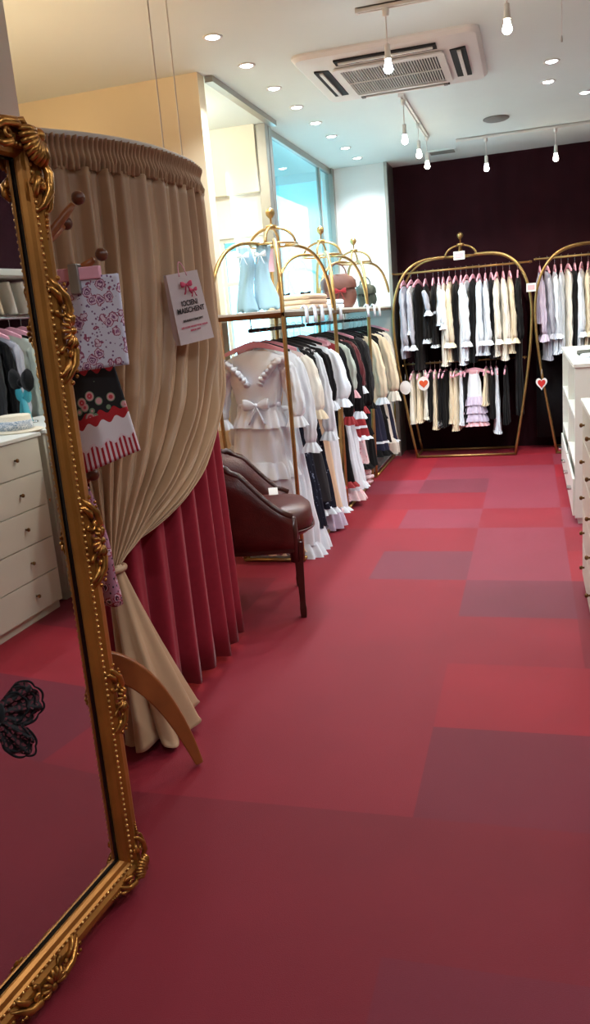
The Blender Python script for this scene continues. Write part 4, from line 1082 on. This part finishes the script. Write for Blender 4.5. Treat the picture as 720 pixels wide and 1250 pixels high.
# ------------------------------------------------------------------ things on the window racks' shelves
SZ = 1.518
def stole(x, y, z1, z0, w, lab, ph, rz):
    rows = []
    for k in range(22):
        f = k/21; ww = w*(.55+.5*f+.12*math.sin(7*f+ph)); row = []
        for i in range(40):
            a = 2*PI*i/40; m_ = 1+.13*math.sin(5*a+3*f+ph); row.append((ww*m_*math.cos(a)+.012*math.sin(6*f+ph), .030*(.6+.6*f)*m_*math.sin(a), z1+(z0-z1)*f+(.012*math.sin(5*a) if k == 21 else 0)))
        rows.append(row)
    t = thing('stole', lab, 'stole', (x, y, 0), rz, 'pale blue stoles under the first crown'); obj('drape', MB().grid(rows, True, True), M['blue'], t)
    m_ = MB(); bow(m_, (0, -.04, z1-.06), .04); obj('ribbon_bow', m_, M['whitec'], t)
stole(-1.70, 4.98, 1.925, 1.535, .06, 'pale blue draped stole hanging under nearest rack crown, left one', 0, .1)
stole(-1.585, 5.0, 1.925, 1.54, .07, 'pale blue draped stole hanging under nearest rack crown, right one', 2, -.1)
tt = obj('hanging_card', MB().box(-.03, .03, -.002, .002, -.07, .07), M['pink'], None, False); tt.location = (-1.60, 5.18, 1.84); tag(tt, 'pink card hanging behind the pale blue stoles', 'card')
def folded(x, y, w, d, n, m_, lab, extra=None):
    t = thing('folded_garment', lab, 'folded garment', (x, y, SZ))
    for k in range(n):
        b_ = MB(); b_.grid([ring(w*s, d*s, .001+k*.032+dz, 48, .015, 7, k, 0, None, 5) for dz, s in ((0, .95), (.006, 1), (.024, 1.0), (.031, .94))], True, True)
        obj('fold', b_, M[m_], t)
    if extra:
        for q in (-.5, .35):
            m2 = MB(); bow(m2, (q*w, 0, n*.032+.012), .035, Matrix.Rotation(-.9, 3, 'X')); obj('ribbon_bow', m2, M['black'], t)
    return t
folded(-1.50, 5.42, .17, .26, 3, 'peach', 'folded peach garment with black bows on the nearest rack shelf', True)
folded(-1.52, 6.12, .16, .20, 2, 'whitec', 'folded white lace garment on the middle rack shelf', True)
# sock clips hanging over the shelf edge
for i, (y, lab) in enumerate(((4.93, 'first'), (5.14, 'second'), (5.33, 'third'), (5.56, 'fourth'), (5.88, 'fifth'), (6.95, 'sixth'), (7.25, 'seventh'), (7.5, 'eighth'))):
    t = thing('ribbon_clip', f'white ribbon clip over the window rack shelf edge, {lab} from the camera', 'ribbon clip', (CX+.232, y, SZ), 0, 'white ribbon clips on the shelf edge')
    m_ = MB()
    for s_ in (-.014, .014): m_.tube([(-.03, s_*1.2, .0), (-.01, s_*.8, .02), (.006, s_, .006), (.008, s_*1.3, -.05), (.006, s_*1.1, -.085)], [.008, .010, .009, .009, .010], 8, flat=.5)
    obj('ribbon', m_, M['whitec'], t); obj('clip', MB().box(0, .012, -.012, .012, -.004, .018), M['lilac'], t, False, .003)
def bagm(x, y, z, w, d, h, m_, lab, rz):
    t = thing('handbag', lab, 'handbag', (x, y, z), rz); rows = []
    for k in range(12):
        f = k/11; s = math.sin(PI*(.18+.70*f))**.5; rows.append([(p[0]+.01*math.sin(6*f), p[1], p[2]) for p in ring(w*s*(1-.1*f), d*s*(1-.45*f), h*f, 44, .05, 5, f*2, 0, None, 3)])
    obj('bag_body', MB().grid(rows, True, True), M[m_], t)
    obj('flap', MB().grid([ring(w*.8, d*.72, h*.93, 44, .03, 5), ring(w*1.02, d*1.02, h*.8, 44, .03, 5), ring(w*1.03, d*1.04, h*.58, 44, .05, 5, 1)], True), M[m_], t)
    obj('handle', MB().tube([(w*.5*math.cos(a), 0, h*.95+h*.35*math.sin(a)) for a in [PI*i/14 for i in range(15)]], .006, 6), M[m_], t)
    m2 = MB(); bow(m2, (0, -d-.01, h*.5), w*.35); obj('ribbon_bow', m2, M['red' if m_ == 'brownlea' else 'black'], t)
bagm(-1.48, 6.62, SZ, .14, .07, .27, 'brownlea', 'soft brown handbag with red bow on the middle window rack shelf', .35)
bagm(-1.40, 7.35, SZ, .09, .06, .20, 'greenlea', 'small dark green handbag on the farthest window rack shelf', .2)

# ------------------------------------------------------------------ white furniture on the right
def chest(label, loc, rz, Ly, D=.46, Hh=.985, ncol=(.20,), rows_=5, top=True):
    """front face at local x=0 facing -x, running y from -Ly to 0"""
    t = thing('chest_of_drawers', label, 'chest of drawers', loc, rz)
    obj('carcass', MB().box(.012, D, -Ly, 0, .045, Hh-.02), M['creamlac'], t, False, .002)
    obj('plinth', MB().box(.03, D-.02, -Ly+.01, -.01, 0, .045), M['creamlac'], t, False)
    obj('top_board', MB().box(-.008, D+.005, -Ly-.004, .004, Hh-.02, Hh), M['white'], t, False, .003)
    hh = (Hh-.02-.055)/rows_
    for k in range(rows_):
        z0 = .055+k*hh
        dr = obj('drawer', MB().box(0, .016, -Ly+.02, -.02, z0+.003, z0+hh-.003), M['creamlac'], t, False, .0015)
        for q in ncol:
            obj('knob', MB().lathe([(.003, -.024), (.009, -.022), (.011, -.015), (.007, -.009), (.004, -.006), (.006, 0)], (0, -q, z0+hh*.5), 12, 'x'), M['golddk'], dr)
    return t
chest('cream chest of drawers with brass knobs cut by the right photo edge', (.245, 4.24, 0), 0, .72, .42, .965, (.18, .59))
cA = chest('cream chest of drawers reflected in the mirror, carrying the hats', (.748, 3.455, 0), -math.radians(10), .85, .55, .985, (.245, .62))
cB = chest('cream chest of drawers reflected at the mirror edge, beyond the hat chest', (.90, 4.33, 0), -math.radians(8), .80, .55, .985, (.2, .72))
# open shelved counter near the back
t = thing('display_cabinet', 'white open-shelved display cabinet at the far right', 'cabinet', (.27, 5.44, 0))
W_, D_, H_ = .62, 2.05, 1.02
cb = MB()
cb.box(0, W_, 0, .025, .04, H_); cb.box(0, W_, D_-.025, D_, .04, H_); cb.box(.30, .32, .025, D_-.025, .04, H_); cb.box(0, .3, .98, 1.0, .04, H_)
obj('carcass', cb, M['white'], t, False, .002)
obj('top_board', MB().box(-.01, W_+.01, -.01, D_+.01, H_, H_+.025), M['white'], t, False, .003)
for z in (.06, .38, .70): obj('shelf', MB().box(.0, .3, .025, D_-.025, z-.01, z+.01), M['white'], t, False)
obj('plinth', MB().box(.02, W_-.02, .02, D_-.02, 0, .04), M['white'], t, False)
for y0, y1 in ((.03, .97), (1.01, 2.02)):
    d_ = obj('lower_drawer', MB().box(-.014, 0, y0, y1, .05, .30), M['white'], t, False, .002)
    for yy in (y0+.2, y1-.2): obj('handle', MB().box(-.045, -.014, yy-.04, yy+.04, .19, .205), M['chrome'], d_, False, .002)
def stack(x, y, z, m_, n, lab, w=.1, d=.1, h=.02):
    b_ = MB()
    for k in range(n): b_.grid([ring(w*s, d*s, k*h+dz, 40, .03, 6, k*1.3, 0, None, 4) for dz, s in ((0, .94), (.004, 1), (h-.005, 1), (h-.0005, .93))], True, True)
    o = obj('folded_cloth', b_, M[m_]); o.location = (x, y, z); tag(o, lab, 'folded cloth', 'folded cloths on the display cabinet'); return o
zt = H_+.025
stack(.42, 5.72, zt, 'whitec', 2, 'white folded lace cloth at the near end of the display cabinet top')
stack(.52, 6.1, zt, 'greyc', 2, 'grey folded cloth behind the white one on the display cabinet top')
stack(.40, 6.35, zt, 'greenlea', 1, 'dark green folded cloth at the left edge of the display cabinet top', .07, .2)
stack(.60, 5.70, zt, 'black', 2, 'black folded cloth beside the white one on the display cabinet top', .07, .12)
stack(.13, 5.75, 0, 'blue', 2, 'pale blue folded cloth on the middle shelf of the display cabinet', .08, .1).location = (.27+.13, 5.75, .391)
stack(.13, 5.75, 0, 'charcoal', 3, 'dark folded cloth inside the display cabinet, farther bay', .08, .1).location = (.27+.14, 6.8, .391)

# hats on the reflected chest
def hat(loc, lab, m_, band, r=.14, crown=.085, cr=.085, flat=True, rz=0):
    t = thing('hat', lab, 'hat', loc, rz)
    if flat: pr = [(.002, 0), (r, 0), (r+.004, .004), (r, .008), (cr+.004, .01), (cr, crown), (cr-.008, crown+.006), (.003, crown+.007)]
    else: pr = [(.002, 0), (r*.85, 0), (r*.86, .01), (cr*1.2, .02), (cr*1.15, .06), (cr*.9, .11), (cr*.5, .14), (.003, .15)]
    obj('crown', MB().lathe(pr, seg=36), M[m_], t)
    if flat: obj('hat_band', MB().lathe([(cr+.002, .012), (cr+.007, .014), (cr+.005, .06), (cr+.001, .062)], seg=36), band, t)
    else:
        m2 = MB(); bow(m2, (cr*1.1, -.03, .02), .035); obj('ribbon_bow', m2, band, t)
lattice = ramp_mat('lattice_hat_band', [(0, (90, 120, 150)), (.45, (110, 140, 168)), (.55, (232, 236, 240)), (1, (240, 240, 244))], voro(70))
hat((.94, 3.49, .986), 'cream boater hat with blue lattice band, reflected in the mirror', 'straw', lattice)
hat((1.14, 3.40, .986), 'white round cap with dark bow, reflected at the mirror edge', 'whitec', M['woodkn'], .17, .1, .11, False)
# wall rail with clothes on the right, seen in the mirror
t = thing('wall_rail', 'white wall shelf with chrome clothes rail, seen in the mirror', 'clothes rail', (1.85, 4.3, 0))
obj('shelf', MB().box(-.3, .34, -1.4, 1.0, 1.88, 1.92), M['white'], t, False, .003)
obj('rail', MB().tube([(-.22, -1.38, 1.62), (-.22, .98, 1.62)], .012, 8), M['chrome'], t)
b_ = MB()
for y in (-1.36, -.2, .96): b_.box(-.23, .34, y-.01, y+.01, 1.58, 1.62); b_.box(-.24, -.21, y-.01, y+.01, 1.6, 1.88)
obj('bracket', b_, M['white'], t, False)
G5 = 'garments on the right wall rail'
wl = [('coat', 'black', 1.0, 'long', 'long black coat'), ('dress', 'greyc', .9, 'long', 'grey dress'), ('coat', 'charcoal', .95, 'long', 'charcoal coat'), ('dress', 'black', .9, 'long', 'black dress'),
      ('blouse', 'greyc', .8, 'long', 'silver grey blouse'), ('dress', 'sage', .85, 'long', 'grey green dress'), ('dress', 'black', .8, None, 'sleeveless black dress'), ('blouse', 'whitec', .5, 'mid', 'white blouse'), ('dress', 'black', .85, 'long', 'black frilled dress'), ('blouse', 'offw', .6, 'long', 'off-white blouse'), ('dress', 'darkred', .9, 'long', 'wine dress')]
for i, (nm, m_, L_, sl, lab) in enumerate(wl):
    y = 3.72+i*.105
    g = dict(name=nm, m=m_, L=L_, sleeve=sl, W=.36, ty=.035, hy=.045, hx=.2, out=.04, sr=.85, trim=m_, pleat=.1)
    garment(g, f'{lab}, {nth[i]} from the camera on the right wall rail', nm, (1.63, y, 1.634), random.uniform(-.15, .15), G5)
    hanger((1.63, y, 1.634), 0, f'pink hanger, {nth[i]} from the camera on the right wall rail', 'hangers on the right wall rail')
# folded clothes in a slanted row on the brackets under the shelf
for i in range(9):
    y = 3.9+i*.12; m_ = ['ivory', 'peach', 'darkred', 'ivory', 'offw', 'offw', 'red', 'offw', 'ivory'][i]
    b_ = MB(); b_.grid([ring(.13, .022, z, 40, .04, 5, i, 0, None, 4) for z in (0, .01, .11, .2, .21)], True, True)
    o = obj('folded_blouse', b_, M[m_]); o.location = (1.80, y, 1.646); o.rotation_euler = (.18, 0, .05)
    tag(o, f'{ {"ivory": "ivory", "peach": "peach", "darkred": "wine", "offw": "off-white", "red": "red"}[m_]} folded blouse leaning upright above the right wall rail, {nth[i]} from camera', 'folded blouse', 'folded blouses above the right wall rail')
# teal and black ribbons beyond the hat
t = thing('ribbon_display', 'black tulle bow over teal ribbons behind the boater hat, in the mirror', 'ribbon bow', (1.20, 3.86, .986))
obj('stand', MB().lathe([(.05, 0), (.05, .008), (.005, .014), (.005, .24)], seg=16), M['chrome'], t)
m2 = MB(); bow(m2, (0, -.02, .24), .16, Matrix.Rotation(.5, 3, 'Z'), False, .5); obj('tulle_bow', m2, M['black'], t)
m2 = MB(); bow(m2, (.0, -.02, .16), .11, Matrix.Rotation(.5, 3, 'Z'), True, .4); obj('teal_ribbon', m2, M['tealrib'], t)

# ------------------------------------------------------------------ black lace dress near the camera, only its bow enters the frame
df = thing('lace_dress', 'black lace trimmed dress bow intruding at the lower left before the mirror', 'dress', (-.89, .64, 0))
obj('skirt_body', MB().grid([ring(x, y, z, 60, .06, 10, z*3) for x, y, z in ((.10, .08, .95), (.12, .10, .85), (.15, .12, .72), (.16, .13, .66))], True), M['black'], df)
obj('bodice', MB().grid([ring(x, y, z, 60, .0) for x, y, z in ((.03, .03, 1.45), (.05, .05, 1.40), (.16, .08, 1.36), (.15, .11, 1.2), (.10, .08, .95))], True, True), M['black'], df)
obj('stand', MB().lathe([(.18, 0), (.18, .012), (.012, .02), (.012, .8)], seg=24), M['golddk'], df)

def lace_lobe(L_, h0, h1, lobes, layers, y):
    m = MB()
    for q in range(layers):
        f = 1-.16*q; pts = []
        N = 60
        for i in range(N+1):
            u = i/N; a = -1+2*u
            sc_ = 1+.05*abs(math.sin(lobes*PI*u))
            x = L_*f*math.cos(a*.95)*sc_; z = (h0 if a < 0 else h1)*f*math.sin(a*1.35)*sc_
            pts.append((x, y-.002*q, z))
        m.tube(pts, [.0013+.0008*abs(math.sin(lobes*PI*i/N)) for i in range(N+1)], 5)
    return m
def lace_fill(L_, h0, h1, lobes, y, f=.98):
    rows = []
    for k in range(12):
        g_ = k/11; row = []
        for i in range(41):
            u = i/40; a = -1+2*u; sc_ = (1+.05*abs(math.sin(lobes*PI*u)))*f*g_
            row.append((L_*math.cos(a*.95)*sc_, y+.006*math.sin(9*a)*g_, (h0 if a < 0 else h1)*math.sin(a*1.35)*sc_))
        rows.append(row)
    return MB().grid(rows)
lb = Vector((-.86, 1.02, .862))-Vector((-.89, .64, 0)); Rl = Matrix.Rotation(math.radians(48), 4, 'Z')
def put(mb, tilt=0):
    Rt = Rl @ Matrix.Rotation(tilt, 4, 'Y'); mb.v = [tuple(lb+(Rt @ Vector(p))) for p in mb.v]; return mb
bo_ = obj('lace_bow', put(lace_fill(.082, .036, .045, 4, 0), .03), M['blacklace'], df, solid=.0015)
obj('scalloped_edge', put(lace_lobe(.085, .036, .045, 4, 3, 0), .03), M['black'], bo_)
obj('bow_tail', put(lace_fill(.095, .026, .024, 3, -.01), 1.0), M['blacklace'], bo_, solid=.0015)
obj('scalloped_edge', put(lace_lobe(.10, .026, .024, 3, 2, -.01), 1.0), M['black'], bo_)
obj('bow_knot', put(MB().ball((0, 0, 0), .025, 10)), M['black'], bo_)
obj('sash', MB().tube([(0, .13, .84), (-.005, .2, .86), (lb.x, lb.y, lb.z)], .012, 8), M['black'], df)

# ------------------------------------------------------------------ world, lights, camera
w = bpy.data.worlds.new('World'); sc.world = w; w.use_nodes = True
bgn = w.node_tree.nodes['Background']; bgn.inputs[0].default_value = (.30, .78, 1.0, 1); bgn.inputs[1].default_value = 1.3
sun = light('daylight_sun', 'SUN', (-10, 10, 10), 3.0, (.8, .95, 1), angle=.1); sun.rotation_euler = (math.radians(0), math.radians(50), math.radians(15))
# daylight portal: a sky-lit strip at the windows
a1 = light('window_daylight', 'AREA', (-2.15, 7.2, 1.6), 30, (.62, .9, 1.0), shape='RECTANGLE', size=1.9, size_y=2.4); a1.rotation_euler = (0, math.radians(-90), 0); 
a2 = light('window_daylight', 'AREA', (-2.3, 6.6, 1.5), 9, (.75, .95, 1.0), shape='RECTANGLE', size=.7, size_y=1.1); a2.rotation_euler = (math.radians(-90), 0, 0)
# warm lamp in the booth and cove light in the alcove
light('booth_lamp', 'POINT', (-2.3, 3.0, 1.9), 26, (1, .72, .42), shadow_soft_size=.06)
light('alcove_lamp', 'POINT', (-2.4, 5.3, 2.7), 12, (1, .95, .86), shadow_soft_size=.08)

f_ = 985.0
Yc = Vector((646-360, 625-368, -f_)).normalized(); Zc = Vector((-347, 4145, 985.)).normalized(); Zc = (Zc-Yc*Zc.dot(Yc)).normalized(); Xc = Yc.cross(Zc)
R = Matrix((Xc, Yc, Zc))   # world = R @ cam
cam = bpy.data.cameras.new('Camera'); co = bpy.data.objects.new('Camera', cam); C.objects.link(co)
co.matrix_world = Matrix.Translation((0, 0, 1.45)) @ R.to_4x4()
cam.sensor_fit = 'HORIZONTAL'; cam.sensor_width = 36; cam.lens = 36*f_/720; cam.clip_start = .05
sc.camera = co
# lace bow placed beside the mirror, attached to the dress
def ray(px, py): return R @ Vector((px-360, 625-py, -f_))
sc.view_settings.view_transform = 'Standard'; sc.view_settings.look = 'None'; sc.view_settings.gamma = 1; sc.view_settings.use_curve_mapping = False
sc.view_settings.exposure = 0.55
